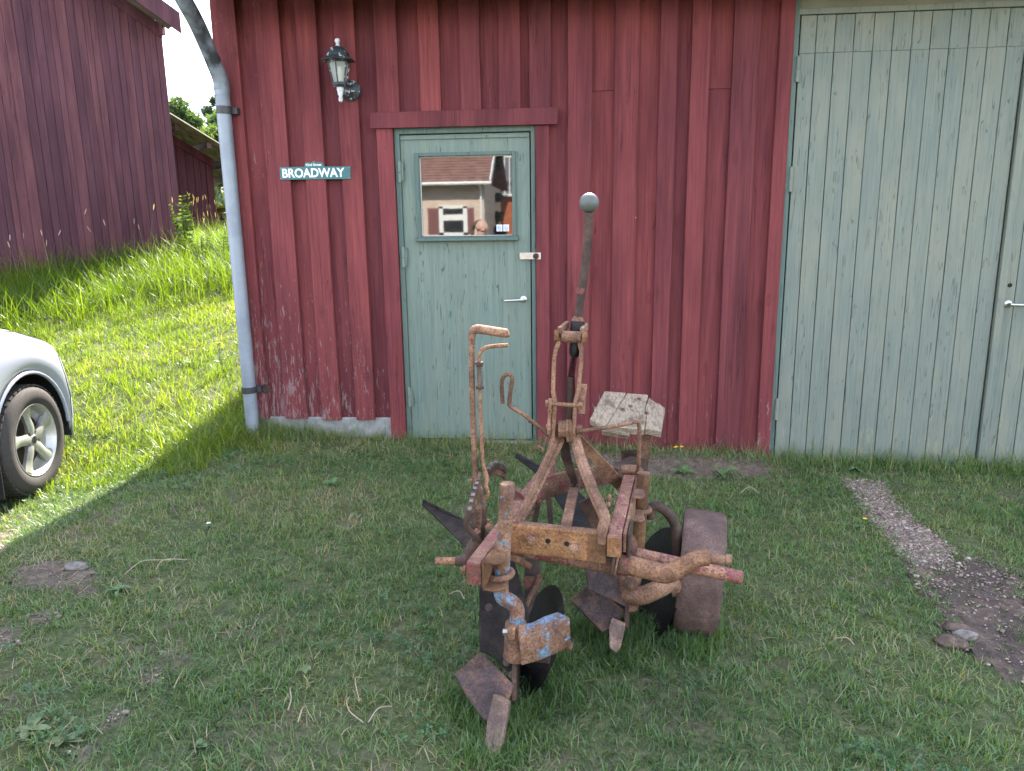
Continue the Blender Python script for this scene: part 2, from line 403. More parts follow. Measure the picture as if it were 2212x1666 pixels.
vs = [(x, y, gz(x, y)) for y in gy for x in gx]; C_ = len(gx)
fs = [(j * C_ + i, j * C_ + i + 1, (j + 1) * C_ + i + 1, (j + 1) * C_ + i) for j in range(len(gy) - 1) for i in range(C_ - 1)]
t = NT('ground_soil'); n1 = t.noise(2.2, detail=6); n2 = t.noise(28, detail=6, rough=.7); n3 = t.noise(120, detail=3)
c = t.ramp(n2, [(.3, (.044, .056, .026)), (.5, (.085, .100, .046)), (.7, (.15, .145, .075))])
c = t.mix(t.rng(n1, .52, .66), c, t.ramp(n2, [(.3, (.075, .062, .042)), (.7, (.17, .14, .095))]))
t.bump(t.math('ADD', n2, t.math('MULTIPLY', n3, .4)), .02, .8); M['ground_soil'] = t.set(c, .95, 0, .15)
g = MB().add(vs, fs).build('ground', 'ground_soil', smooth=True, recalc=False); tag(g, 'lawn and field ground sloping up to the left', 'ground', kind='structure')

# bare places, from sightings on the ground
def GP(px, py):
    z = -.08
    for _ in range(4):
        p = atz(px, py, z); z = gz(p.x, p.y)
    return atz(px, py, z)
def crop(ox, oy, s, pts): return [GP(ox + a * s, oy + b * s) for a, b in pts]
gravel = crop(3100, 1800, .763, [(330, 140), (540, 160), (640, 300), (770, 400), (910, 510), (900, 590), (760, 610), (640, 550), (550, 440), (460, 330), (390, 230)])
soil = crop(3100, 1800, .763, [(650, 560), (900, 570), (1060, 560), (1284, 640), (1400, 1000), (1400, 1300), (1284, 1260), (1180, 1190), (1040, 1110), (870, 960), (860, 830), (720, 730)])
lp = [crop(0, 1900, .703, q) for q in (
    [(20, 610), (140, 480), (290, 470), (480, 500), (610, 580), (490, 690), (330, 640), (150, 650)],
    [(120, 810), (340, 735), (390, 790), (200, 850)],
    [(740, 1110), (910, 1070), (940, 1180), (810, 1230)],
    [(590, 1330), (720, 1300), (710, 1390), (600, 1410)],
    [(-60, 840), (130, 870), (120, 960), (-60, 1000)],
    [(370, 1590), (530, 1490), (540, 1570), (400, 1640)],
    [(-80, 330), (120, 300), (60, 420), (-80, 440)])]
wallstrip = [Vector((-.1, -.10, 0)), Vector((1.2, -.10, 0)), Vector((1.2, -.42, 0)), (Vector((.7, -.50, 0))), Vector((.25, -.46, 0)), Vector((-.1, -.3, 0))]
def inpoly(x, y, P):
    c = False; n = len(P); j = n - 1
    for i in range(n):
        if (P[i].y > y) != (P[j].y > y) and x < (P[j].x - P[i].x) * (y - P[i].y) / (P[j].y - P[i].y) + P[i].x: c = not c
        j = i
    return c
def edge_d(x, y, P):
    best = 9.0
    for i in range(len(P)):
        a, b = P[i - 1], P[i]; dx, dy = b.x - a.x, b.y - a.y; L = dx * dx + dy * dy + 1e-9
        u = max(0, min(1, ((x - a.x) * dx + (y - a.y) * dy) / L)); best = min(best, math.hypot(x - a.x - u * dx, y - a.y - u * dy))
    return best
def patch(name, P, mat, label, lift=.006, step=.035, rough=.006):
    xs = [p.x for p in P]; ys = [p.y for p in P]; idx = {}; vs = []; fs = []
    X0, Y0 = min(xs), min(ys); nx = int((max(xs) - X0) / step) + 1; ny = int((max(ys) - Y0) / step) + 1
    def ok(x, y):
        d = edge_d(x, y, P) * (1 if inpoly(x, y, P) else -1)
        return d + .05 * mnoise.noise(Vector((x * 9, y * 9, 1))) > -.01
    def vid(i, j):
        if (i, j) not in idx:
            x, y = X0 + i * step, Y0 + j * step
            d = edge_d(x, y, P) * (1 if inpoly(x, y, P) else -1)
            l = lift * sstep(-.05, .05, d) + (-.004 if d < 0 else 0)
            idx[(i, j)] = len(vs); vs.append((x, y, gz(x, y) + l + rough * mnoise.noise(Vector((x * 25, y * 25, 5)))))
        return idx[(i, j)]
    for i in range(-1, nx):
        for j in range(-1, ny):
            if ok(X0 + (i + .5) * step, Y0 + (j + .5) * step): fs.append((vid(i, j), vid(i + 1, j), vid(i + 1, j + 1), vid(i, j + 1)))
    o = MB().add(vs, fs).build(name, mat, smooth=True, recalc=False); return tag(o, label, 'ground', kind='structure')
t = NT('gravel_ground'); v = t.voro(75); n = t.noise(30, detail=5)
c = t.mix(.65, t.ramp(n, [(.3, (.11, .080, .066)), (.7, (.26, .190, .155))]), t.ramp(t.sep(v.outputs['Color'])[0], [(0, (.09, .065, .055)), (.5, (.20, .145, .12)), (1, (.34, .27, .23))]))
t.bump(v.outputs['Distance'], .006, 1); M['gravel_ground'] = t.set(c, .9, 0, .2)
t = NT('dark_soil'); n = t.noise(22, detail=7, rough=.7); n2 = t.noise(3.5, detail=3); n3 = t.noise(110, detail=3)
c = t.ramp(n, [(.3, (.050, .036, .031)), (.55, (.110, .082, .070)), (.75, (.19, .145, .122))]); c = t.mix(t.rng(n2, .5, .62), c, t.mix(1, c, (1.7, 1.6, 1.5), 'MULTIPLY'))
t.bump(t.math('ADD', n, t.math('MULTIPLY', n3, .3)), .02, 1); M['dark_soil'] = t.set(c, .95, 0, .15)
t = NT('pale_soil'); n = t.noise(26, detail=7, rough=.7); c = t.ramp(n, [(.3, (.06, .044, .034)), (.5, (.13, .100, .080)), (.75, (.24, .19, .155))])
t.bump(n, .015, 1); M['pale_soil'] = t.set(c, .95, 0, .15)
patch('gravel_strip', gravel, 'gravel_ground', 'strip of pinkish gravel running out from the green gate', .008)
patch('soil_patch', soil, 'dark_soil', 'dark bare soil torn open at the right edge of the lawn', .007, rough=.022)
for P in lp: patch('soil_patch', P, 'pale_soil', 'worn bare earth showing through the thin lawn at left', .006, rough=.010)
patch('soil_patch', wallstrip, 'pale_soil', 'dry bare earth strip along the foot of the red wall', .006)

# ------------------------------------------------------------------ red shed
E0 = .0
shed = thing('red_shed', (1.0, 0, -.1), 'red board-and-batten shed with green door, green gate and drainpipe', 'shed')
def board(x0, x1, z0, z1, yf, th, mat='red_paint', name='board', wob=.0015, parent=shed, seed=None, lean=0.0):
    n = 7; mb = MB(); vs = []
    for i in range(n):
        u = i / (n - 1); z = z0 + (z1 - z0) * u
        j = lambda a=wob: random.uniform(-a, a)
        a, b = x0 + j() + lean * u, x1 + j() + lean * u; f = yf + j(.0012)
        zz = z if 0 < i < n - 1 else z + j(.0006 if name == 'plank' else .004)
        vs += [(a, f, zz), (b, f, zz), (b, f + th, zz), (a, f + th, zz)]
    fs = [(4 * i + k, 4 * i + (k + 1) % 4, 4 * i + 4 + (k + 1) % 4, 4 * i + 4 + k) for i in range(n - 1) for k in range(4)] + [(3, 2, 1, 0), tuple(4 * (n - 1) + k for k in range(4))]
    return mb.add(vs, fs).build(name, mat, parent, bevel=.0025)
TOPZ = 2.86
UY, RY, TH = .010, -.030, .040          # face of the under boards and of the raised boards
zb = lambda x: .145 + random.uniform(-.008, .008) if x < -1.2 else np.interp(x, [-.28, 0, .25, .5, 1.0, 1.25], [-.03, -.05, -.09, -.10, -.11, -.12]) + random.uniform(-.006, .006)
left = [-2.262, -2.104, -1.985, -1.832, -1.729, -1.600, -1.491, -1.363, -1.253]
def shed_boards(edges, first_raised, z0=None, z1=TOPZ, splits={}):
    for i in range(len(edges) - 1):
        a, b = edges[i], edges[i + 1]; raised = (i % 2 == 0) == first_raised
        lo = zb((a + b) / 2) if z0 is None else z0
        if raised: board(a, b, lo, z1, RY, TH)
        else:
            a2, b2 = a - .012, b + .012
            if i in splits: board(a2, b2, lo, splits[i] - .001, UY, .022); board(a2, b2, splits[i] + .002, z1, UY + .002, .022)
            else: board(a2, b2, lo, z1, UY, .022)
shed_boards(left, True)
over = [-1.240, -1.104, -.971, -.846, -.722, -.599, -.485, -.355, -.300, -.171]
shed_boards(over, True, 2.06)
right = [-.185, -.070, .075, .208, .352, .473, .575, .655, .763, .895, 1.048, 1.157, 1.238]
board(-.197, -.058, zb(-.1), TOPZ, UY, .022)
shed_boards(right[1:], True, None, TOPZ, {1: 2.20, 7: 2.19})
board(-1.265, -1.228, .14, 2.06, UY, .022)
MB().box((-2.20, .036, .02), (-1.16, .07, TOPZ)).build('sheathing', 'black_hole', shed)
MB().box((-.27, .036, -.1), (1.24, .07, TOPZ)).build('sheathing', 'black_hole', shed)
MB().box((-1.16, .09, 2.04), (-.27, .12, TOPZ)).build('sheathing', 'black_hole', shed)
MB().box((-2.225, -.004, -.25), (-1.16, .09, .152)).build('foundation', 'concrete', shed, bevel=.006)
MB().box((-.28, .004, -.35), (1.26, .09, -.06)).build('foundation', 'concrete', shed, bevel=.006)
# gable wall to the left, back wall, right part beyond the frame
YB, YE = 4.6, -.42
for i in range(30):
    y0 = .024 + i * .152; up = i % 2
    b = MB().box((-2.262 - (.018 if up else 0), y0, .12 if i < 4 else .12), (-2.242 - (.018 if up else 0), y0 + (.165 if not up else .15), 2.9 + min(i, 30 - i) * .152 * .45))
    b.build('board', 'red_paint', shed)
MB().box((-2.235, .024, -.2), (-2.15, YB, .3)).build('foundation', 'concrete', shed)
MB().box((-2.24, YB, -.2), (5.3, YB + .05, 2.9)).build('back_wall', 'red_paint', shed)
for i, xx in enumerate(np.arange(3.86, 5.3, .135)): board(xx, xx + .15, -.13, TOPZ, RY if i % 2 else UY, TH)
MB().box((5.25, .024, -.2), (5.3, YB, 2.95)).build('end_wall', 'red_paint', shed)
# roof
sl_ = math.tan(math.radians(24)); RX0, RX1 = -2.305, 5.4; YR = 2.3
ze = lambda y: 2.80 + (y - YE) * sl_ if y <= YR else 2.80 + (YR - YE) * sl_ - (y - YR) * sl_
rows = [[(x, y, ze(y) + dz) for y in (YE, YR, YB + .4)] for x in (RX0, RX1) for dz in (0,)]
rf = MB().prism([(RX0, YE, ze(YE)), (RX0, YR, ze(YR)), (RX0, YB + .4, ze(YB + .4)), (RX0, YB + .4, ze(YB + .4) + .07), (RX0, YR, ze(YR) + .07), (RX0, YE, ze(YE) + .07)], (RX1 - RX0, 0, 0))
plain('roof_tile', (.17, .065, .045), .8, var=.3, scale=7)
rfo = rf.build('roof', 'roof_tile', shed)
tl = MB()
for i in range(38):
    x0 = RX0 + i * .203
    tl.tube([(x0 + .1, YE - .03, ze(YE) + .075), (x0 + .1, YR, ze(YR) + .075)], .055, 8)
tl.build('tile_course', 'roof_tile', rfo)
MB().box((RX0, YE + .005, 2.70), (RX1, YE + .03, 2.80)).build('fascia', 'red_trim', rfo)
gt = MB().tube([(RX0, YE - .06, 2.80), (RX1, YE - .06, 2.785)], .06, 14); gt.build('gutter', 'zinc_dark', rfo, smooth=True)

# green personnel door
dz0, dz1 = .0, 2.02
dr = MB(); dr.box((-1.15, -.012, -.03), (-1.118, .09, 2.02)); dr.box((-.297, -.012, -.04), (-.270, .09, 2.02)); dr.box((-1.118, -.012, 1.978), (-.297, .09, 2.02))
door = MB()
lx0, lx1, pz0, pz1, px0, px1 = -1.116, -.306, 1.352, 1.842, -.997, -.420
LY0, LY1 = .006, .05
for a, b in (((lx0, LY0, .012), (lx1, LY1, pz0 - .012)), ((lx0, LY0, pz1 + .012), (lx1, LY1, 1.972)), ((lx0, LY0, pz0 - .012), (px0 - .012, LY1, pz1 + .012)), ((px1 + .012, LY0, pz0 - .012), (lx1, LY1, pz1 + .012))): door.box(a, b)
leaf = door.build('door', 'door_green', shed)
dr.build('door_frame', 'door_green_trim', shed, bevel=.003)
MB().box((lx0 + .0, -.004, 1.945), (lx1, LY0 - .001, 1.962)).build('drip_strip', 'door_green', leaf, bevel=.002)
for a, b, nm in (((px0 - .030, -.012, pz0 - .02), (px0 - .003, .012, pz1 + .022), 'moulding'), ((px1 + .003, -.012, pz0 - .02), (px1 + .028, .012, pz1 + .022), 'moulding'),
                 ((px0 - .003, -.012, pz1), (px1 + .003, .012, pz1 + .022), 'moulding')):
    MB().box(a, b).build(nm, 'door_green_trim', leaf, bevel=.004)
MB().prism([(px0 - .04, -.035, pz0 - .030), (px0 - .04, .012, pz0 - .030), (px0 - .04, .012, pz0 + .002), (px0 - .04, -.012, pz0 - .004), (px0 - .04, -.036, pz0 - .016)], (px1 - px0 + .08, 0, 0)).build('sill', 'door_green_trim', leaf, bevel=.002)
pane = MB().box((px0 - .006, .014, pz0 - .006), (px1 + .006, .020, pz1 + .006)).build('pane', 'door_glass', leaf)
t = NT('putty'); c = t.mix(t.noise(60), (.45, .44, .42), (.62, .60, .58)); M['putty'] = t.set(c, .7)
pt = MB(); pt.box((px0 - .003, .0095, pz0 + .002), (px0 + .004, .0135, pz1)); pt.box((px0, .0095, pz1 - .005), (px1, .0135, pz1 + .001)); pt.box((px0, .0095, pz0 - .001), (px1, .0135, pz0 + .004)); pt.build('putty', 'putty', leaf)
for i, sx in enumerate((-.520, -.477)):
    st = MB().box((sx, .0125, 1.378), (sx + .037, .0138, 1.420)).build('sticker', 'white_sticker', leaf)
    k = MB()
    for j in range(9):
        a = math.pi * (.05 + .1 * j); a2 = math.pi * (.05 + .1 * (j + 1))
        if j % 3 != 2 or i == 0: k.box((sx + .0185 + .012 * math.cos(a2), .0120, 1.399 + .006 * math.sin(a2)), (sx + .0185 + .012 * math.cos(a), .0125, 1.402 + .006 * math.sin(a)))
    k.box((sx + .006, .0120, 1.396), (sx + .031, .0125, 1.3985)); k.box((sx + .008, .0120, 1.386), (sx + .029, .0125, 1.388)); k.box((sx + .013, .0120, 1.382), (sx + .024, .0125, 1.3835))
    k.build('print', 'ink' if i == 0 else 'spring_steel', leaf)
for zc in (1.75, 1.222, .30):
    h = MB(); h.tube([(-1.122, -.018, zc - .062), (-1.122, -.018, zc - .004)], .0125, 12); h.tube([(-1.122, -.018, zc + .0), (-1.122, -.018, zc + .062)], .0115, 12)
    h.tube([(-1.122, -.018, zc + .062), (-1.122, -.018, zc + .068)], [.0115, .006], 12); h.box((-1.122, -.016, zc - .05), (-1.10, -.010, zc + .05)); h.build('hinge', 'door_green', leaf, smooth=True)
hs = MB().box((-.372, -.0165, 1.202), (-.285, -.0125, 1.244)); hs.box((-.285, -.0385, 1.202), (-.237, -.0345, 1.244)); hs.box((-.290, -.0385, 1.202), (-.285, -.0125, 1.244))
hso = hs.build('hasp', 'steel_bright', leaf, bevel=.001)
pl = MB(); pl.lathe([(.0, 0), (.017, .001), (.019, .006), (.017, .012), (0, .013)], (-.268, -.039, 1.222), (0, -1, 0), 16)
pl.build('padlock', 'rust_dark', leaf, smooth=True)
hd = MB(); hd.lathe([(.0, 0), (.020, .001), (.021, .005), (.016, .008), (0, .008)], (-.352, LY0 - .0005, .948), (0, -1, 0), 20)
hd.tube([(-.352, .0, .948), (-.352, -.034, .948), (-.365, -.042, .947), (-.474, -.042, .942)], [.0075, .0075, .0078, .0078], 12, 4)
hd.build('handle', 'steel_bright', leaf, smooth=True)
MB().box((-1.12, -.022, -.075), (-.285, .06, -.002)).build('threshold', 'concrete', shed, bevel=.004)
# casing
board(-1.255, -1.153, -.01, 2.010, -.034, .032, 'red_trim', 'casing', .001)
board(-.268, -.185, -.08, 2.008, -.034, .032, 'red_trim', 'casing', .001)
MB().add([(-1.287, -.054, 2.011), (-.130, -.054, 2.008), (-.127, -.054, 2.107), (-1.285, -.054, 2.104), (-1.287, -.032, 2.011), (-.130, -.032, 2.008), (-.127, -.032, 2.107), (-1.285, -.032, 2.104)],
         [(0, 1, 2, 3), (7, 6, 5, 4), (0, 4, 5, 1), (1, 5, 6, 2), (2, 6, 7, 3), (3, 7, 4, 0)]).build('head_casing', 'red_trim', shed, bevel=.003)
for p in ((-1.24, 2.075), (-1.07, 2.085), (-.6, 2.06), (-.55, 2.09), (-.38, 2.09), (-.17, 2.05), (-1.21, 1.9), (-.22, 1.2), (.35, 1.45)):
    MB().lathe([(.0, 0), (.004, 0), (.003, .002), (0, .0025)], (p[0], -.0542 if p[1] > 2.01 else -.0342, p[1]), (0, -1, 0), 8).build('nail', 'rust_dark' if p[0] < .3 else 'steel_worn', shed)

# green double gate
gp = [1.276, 1.367, 1.472, 1.580, 1.688, 1.795, 1.902, 2.005, 2.110, 2.214, 2.319, 2.425, 2.522]
gate = MB().box((1.28, .012, -.11), (2.522, .03, 2.575)).build('gate_leaf', 'gate_green', shed)
for i in range(len(gp) - 1):
    for (z0, z1) in ((-.125, 2.3705), (2.3715, 2.576)):
        board(gp[i] + .002, gp[i + 1] - .002, z0, z1, -.008 + (.0015 if z0 > 2 else 0), .020, 'gate_green', 'plank', .0008, gate)
for z0, z1 in ((2.212, 2.358), (1.589, 1.736), (.168, .309)):
    h = MB(); m = (z0 + z1) / 2
    h.tube([(1.272, -.020, z0), (1.272, -.020, m - .002)], .0135, 12); h.tube([(1.272, -.020, m), (1.272, -.020, z1 - .006), (1.272, -.020, z1)], [.0125, .0125, .006], 12); h.build('hinge', 'gate_green', gate, smooth=True)
MB().box((1.240, -.016, -.13), (1.268, .03, 2.66)).build('gate_frame', 'door_green_trim', shed, bevel=.002)
MB().box((1.262, -.018, 2.579), (5.2, .03, 2.612)).build('gate_frame', 'gate_green', shed, bevel=.003)
MB().box((1.269, -.004, 2.613), (5.2, .03, 2.86)).build('lintel', 'header_olive', shed)
gate2 = MB().box((2.535, .012, -.11), (3.80, .03, 2.575)).build('gate_leaf', 'gate_green', shed)
MB().box((2.530, -.030, -.13), (2.575, -.0005, 2.578)).build('cover_strip', 'gate_green', gate2, bevel=.003)
ge = [2.531 + .108 * i for i in range(13)]
for i in range(12): board(ge[i] + (.046 if i == 0 else .0025), ge[i + 1] - .0025, -.13, 2.576, -.008, .020, 'gate_green', 'plank', .0008, gate2)
hd = MB(); hd.lathe([(0, 0), (.022, .001), (.022, .005), (.012, .010), (0, .010)], (2.602, -.0085, .905), (0, -1, 0), 20)
hd.tube([(2.602, -.01, .905), (2.602, -.05, .905), (2.615, -.060, .905), (2.735, -.060, .900)], .0095, 12, 4); hd.build('handle', 'steel_bright', gate2, smooth=True)
MB().lathe([(0, .0), (.013, .0), (.013, .002), (0, .002)], (2.602, -.0085, 1.018), (0, -1, 0), 18).build('lock_hole', 'black_hole', gate2)
MB().box((3.81, -.016, -.13), (3.86, .03, 2.576)).build('gate_frame', 'door_green_trim', shed)

# drainpipe with its two brackets
pp = MB(); px_ = -2.208
pp.tube([(px_, YE - .06, 2.80), (px_, YE - .055, 2.70), (px_ - .005, -.30, 2.575), (px_ + .002, -.13, 2.375), (px_ + .005, -.088, 2.30), (px_ + .004, -.085, 2.22)], .047, 18, 5)
pp2 = MB(); pp2.tube([(px_ + .004, -.085, 2.235), (px_ + .008, -.083, 1.2), (px_ + .012, -.085, .02)], .0435, 18)
pipe = pp2.build('drainpipe', 'zinc', shed, smooth=True)
pp.build('pipe_bend', 'zinc', pipe, smooth=True)
for z, c_ in ((2.262, .0), (2.165, 0)): MB().tube([(px_ + .004, -.085, z - .004), (px_ + .004, -.085, z + .004)], .0485, 18).build('pipe_collar', 'zinc', pipe, smooth=True)
for z in (2.135, .36):
    b = MB(); b.tube([(px_ + .008, -.084, z - .022), (px_ + .008, -.084, z + .022)], .0475, 20); b.box((px_ + .03, -.072, z - .02), (px_ + .085, -.026, z + .02)); b.build('bracket', 'zinc_dark', pipe, bevel=.002)
MB().lathe([(.0, .0), (.030, .0), (.032, .006), (.024, .010), (.018, .004), (0, .004)], (-2.105, -.031, .358), (0, -1, 0), 22).build('wall_rosette', 'rust_dark', pipe, smooth=True)
# ------------------------------------------------------------------ lantern and street sign on the wall
lx, ly = -1.432, -.155
lamp = thing('wall_lantern', (lx, 0, 2.25), 'weathered black six-sided wall lantern with white finials above the street sign', 'lantern')
tiltx = .0
def hexring(r, z, rot=0): return [Vector((lx + r * math.cos(math.pi / 3 * k + rot), ly + r * math.sin(math.pi / 3 * k + rot), z)) for k in range(6)]
def hexloft(levels, name, mat, parent=lamp, rot=math.pi / 6):
    mb = MB(); vs = []; 
    for r, z in levels: vs += hexring(r, z, rot)
    fs = [(6 * i + k, 6 * i + (k + 1) % 6, 6 * i + 6 + (k + 1) % 6, 6 * i + 6 + k) for i in range(len(levels) - 1) for k in range(6)] + [tuple(range(5, -1, -1)), tuple(6 * (len(levels) - 1) + k for k in range(6))]
    return mb.add(vs, fs).build(name, mat, parent, bevel=.002)
hexloft([(.102, 2.385), (.104, 2.389), (.084, 2.400), (.074, 2.407), (.060, 2.438), (.040, 2.460), (.018, 2.468)], 'lamp_roof', 'lantern_black')
MB().lathe([(.016, 2.466), (.013, 2.472), (.009, 2.478), (.014, 2.488), (.0165, 2.497), (.013, 2.507), (.006, 2.511), (0, 2.512)], (lx, ly, 0), n=16).build('finial', 'lantern_white', lamp, smooth=True)
hexloft([(.064, 2.374), (.070, 2.386)], 'rim', 'lantern_black')
rb, rt, z0, z1 = .040, .064, 2.262, 2.376
for k in range(6):
    a = math.pi / 3 * k + math.pi / 6; 
    p0 = Vector((lx + rb * math.cos(a), ly + rb * math.sin(a), z0)); p1 = Vector((lx + rt * math.cos(a), ly + rt * math.sin(a), z1))
    MB().tube([p0, p1], .0048, 6).build('corner_bar', 'lantern_black', lamp)
    a2 = a + math.pi / 3; s_ = .93
    q0 = Vector((lx + rb * s_ * math.cos(a2), ly + rb * s_ * math.sin(a2), z0)); q1 = Vector((lx + rt * s_ * math.cos(a2), ly + rt * s_ * math.sin(a2), z1))
    r0 = Vector((lx + rb * s_ * math.cos(a), ly + rb * s_ * math.sin(a), z0)); r1 = Vector((lx + rt * s_ * math.cos(a), ly + rt * s_ * math.sin(a), z1))
    MB().add([r0, q0, q1, r1], [(0, 1, 2, 3)]).build('glass_pane', 'lantern_glass', lamp)
hexloft([(.036, 2.238), (.046, 2.250), (.044, 2.264)], 'lamp_base', 'lantern_black')
MB().lathe([(.0, 2.270), (.018, 2.270), (.018, 2.30), (.021, 2.305), (.021, 2.335), (.017, 2.352), (0, 2.356)], (lx, ly, 0), n=16).build('bulb', 'bulb', lamp, smooth=True)
MB().lathe([(.020, 2.238), (.021, 2.225), (.016, 2.206), (.017, 2.198), (.011, 2.188), (.010, 2.182), (.013, 2.172), (.012, 2.160), (.006, 2.153), (0, 2.152)], (lx, ly, 0), n=16).build('lower_finial', 'lantern_white', lamp, smooth=True)
am = MB(); am.tube([(lx, ly, 2.215), (lx + .012, ly + .05, 2.19), (lx + .025, ly + .095, 2.205), (lx + .03, -.04, 2.235)], [.010, .012, .013, .016], 12, 6); am.build('arm', 'lantern_black', lamp, smooth=True)
MB().lathe([(0, .045), (.018, .042), (.028, .030), (.046, .024), (.060, .014), (.062, 0)], (lx + .03, -.030, 2.238), (0, -1, 0), 24).build('back_plate', 'lantern_black', lamp, smooth=True)

sign = thing('street_sign', (-1.665, -.03, 1.755), 'small green BROADWAY street sign with white letters, left of the green door', 'sign')
P2 = [(-1.893, 1.718), (-1.435, 1.715), (-1.433, 1.790), (-1.602, 1.7925), (-1.606, 1.812), (-1.612, 1.8185), (-1.655, 1.8195), (-1.662, 1.828), (-1.670, 1.828), (-1.677, 1.8195), (-1.719, 1.8190), (-1.726, 1.813), (-1.729, 1.7935), (-1.891, 1.795)]
plate = MB().prism([(x, -.034, z) for x, z in P2], (0, -.003, 0)).build('plate', 'sign_green', sign)
for x, z in ((-1.886, 1.788), (-1.440, 1.784), (-1.888, 1.725), (-1.442, 1.722), (-1.666, 1.823), (-1.664, 1.721)):
    MB().lathe([(0, .002), (.0026, .0015), (.003, 0)], (x, -.037, z), (0, -1, 0), 8).build('screw', 'steel_worn', sign)
def text(body, size, x, z, width, bold, name, parent, y=-.0380, mat='sign_white', rot=0):
    cu = bpy.data.curves.new(name, 'FONT'); cu.body = body; cu.size = 1; cu.offset = bold; cu.align_x = 'LEFT'; cu.extrude = 0; cu.resolution_u = 4
    o = bpy.data.objects.new(name, cu); COL.objects.link(o); dg = bpy.context.evaluated_depsgraph_get(); me = bpy.data.meshes.new_from_object(o.evaluated_get(dg))
    COL.objects.unlink(o); bpy.data.objects.remove(o)
    xs = [v.co.x for v in me.vertices]; ys = [v.co.y for v in me.vertices]
    kx = width / (max(xs) - min(xs)); kz = size / (max(ys) - min(ys)); x0, y0 = min(xs), min(ys)
    p = parent; base = Vector((0, 0, 0))
    while p is not None: base += p.location; p = p.parent
    for v in me.vertices:
        a, b = (v.co.x - x0) * kx, (v.co.y - y0) * kz
        v.co = Vector((x + a, y, z + b - .004 * a)) - base
    me.materials.clear(); me.materials.append(M[mat]); ob = bpy.data.objects.new(name, me); COL.objects.link(ob); ob.parent = parent; return ob
text('BROADWAY', .0565, -1.876, 1.7285, .405, .028, 'lettering', sign)
text('42nd Street', .0155, -1.721, 1.7975, .103, .022, 'lettering', sign)

# ------------------------------------------------------------------ barn and lean-to on the rise at left
u_ = Vector((.73, .68, 0)).normalized(); n_ = Vector((u_.y, -u_.x, 0))
Bc = atd(728, 950, 10.0); Bc.z = 0
barn = thing('red_barn', (Bc.x, Bc.y, gz(Bc.x, Bc.y)), 'tall dark red barn gable with weathered narrow boards at far left', 'barn')
ZE = 4.00; tanr = math.tan(math.radians(31))
def slab(p, q, z00, z01, z10, z11, d, off, name, mat, parent, bevel=.003):
    """upright board from p to q (plan), lower/upper heights at both ends, depth d into the wall, standing off by off"""
    a = Vector((p.x, p.y, 0)) + n_ * off; b = Vector((q.x, q.y, 0)) + n_ * off; c = b - n_ * d; e = a - n_ * d
    Z = lambda v, z: (v.x, v.y, z)
    return MB().add([Z(a, z00), Z(b, z10), Z(c, z10), Z(e, z00), Z(a, z01), Z(b, z11), Z(c, z11), Z(e, z01)],
                    [(3, 2, 1, 0), (4, 5, 6, 7), (0, 1, 5, 4), (1, 2, 6, 5), (2, 3, 7, 6), (3, 0, 4, 7)]).build(name, mat, parent, bevel=bevel)
s0 = 0.0; i = 0
while s0 < 5.4:
    w = random.choice((.068, .080, .088, .096, .112)); p = Bc - u_ * (s0 + w); q = Bc - u_ * s0
    top = lambda s: ZE + min(s, 4.4) * tanr - .02
    zl = min(gz(p.x, p.y), gz(q.x, q.y)) - .25
    slab(p + u_ * .003, q, zl, top(s0 + w), zl, top(s0), .02, .0 + random.choice((0, 0, .004, .007)), 'board', 'barn_red', barn)
    s0 += w; i += 1
slab(Bc - u_ * 5.4, Bc, 0, ZE + 4 * tanr, 0, ZE, .05, -.024, 'inner_wall', 'black_hole', barn)
for k in range(40):
    p = Bc - n_ * (.10 * k); q = Bc - n_ * (.10 * (k + 1)); pr = MB()
    pr.add([(p.x, p.y, .8), (q.x + n_.x * .004, q.y + n_.y * .004, .8), (q.x + n_.x * .004, q.y + n_.y * .004, ZE), (p.x, p.y, ZE), (p.x - u_.x * .02, p.y - u_.y * .02, .8), (q.x - u_.x * .02, q.y - u_.y * .02, .8), (q.x - u_.x * .02, q.y - u_.y * .02, ZE), (p.x - u_.x * .02, p.y - u_.y * .02, ZE)],
           [(0, 1, 2, 3), (7, 6, 5, 4), (0, 4, 5, 1), (1, 5, 6, 2), (2, 6, 7, 3), (3, 7, 4, 0)]); pr.build('board', 'barn_red', barn)
plain('soffit', (.20, .165, .135), .9, var=.3, scale=5)
def roofpt(s, out, dz): v = Bc - u_ * s + n_ * out; return Vector((v.x, v.y, ZE + s * tanr + dz))
broof = MB().add([roofpt(.06, 0, .02), roofpt(4.4, 0, .02), roofpt(4.4, -4.5, .02), roofpt(.06, -4.5, .02), roofpt(.06, 0, .12), roofpt(4.4, 0, .12), roofpt(4.4, -4.5, .12), roofpt(.06, -4.5, .12)],
                 [(0, 1, 2, 3), (7, 6, 5, 4), (0, 4, 5, 1), (1, 5, 6, 2), (2, 6, 7, 3), (3, 7, 4, 0)]).build('roof', 'soffit', barn)
MB().add([roofpt(-.10, .42, .021), roofpt(4.4, .42, .021), roofpt(4.4, .001, .021), roofpt(-.02, .001, .021), roofpt(-.10, .42, .12), roofpt(4.4, .42, .12), roofpt(4.4, .001, .12), roofpt(-.02, .001, .12)],
                 [(0, 1, 2, 3), (7, 6, 5, 4), (0, 4, 5, 1), (1, 5, 6, 2), (2, 6, 7, 3), (3, 7, 4, 0)]).build('verge', 'soffit', broof)
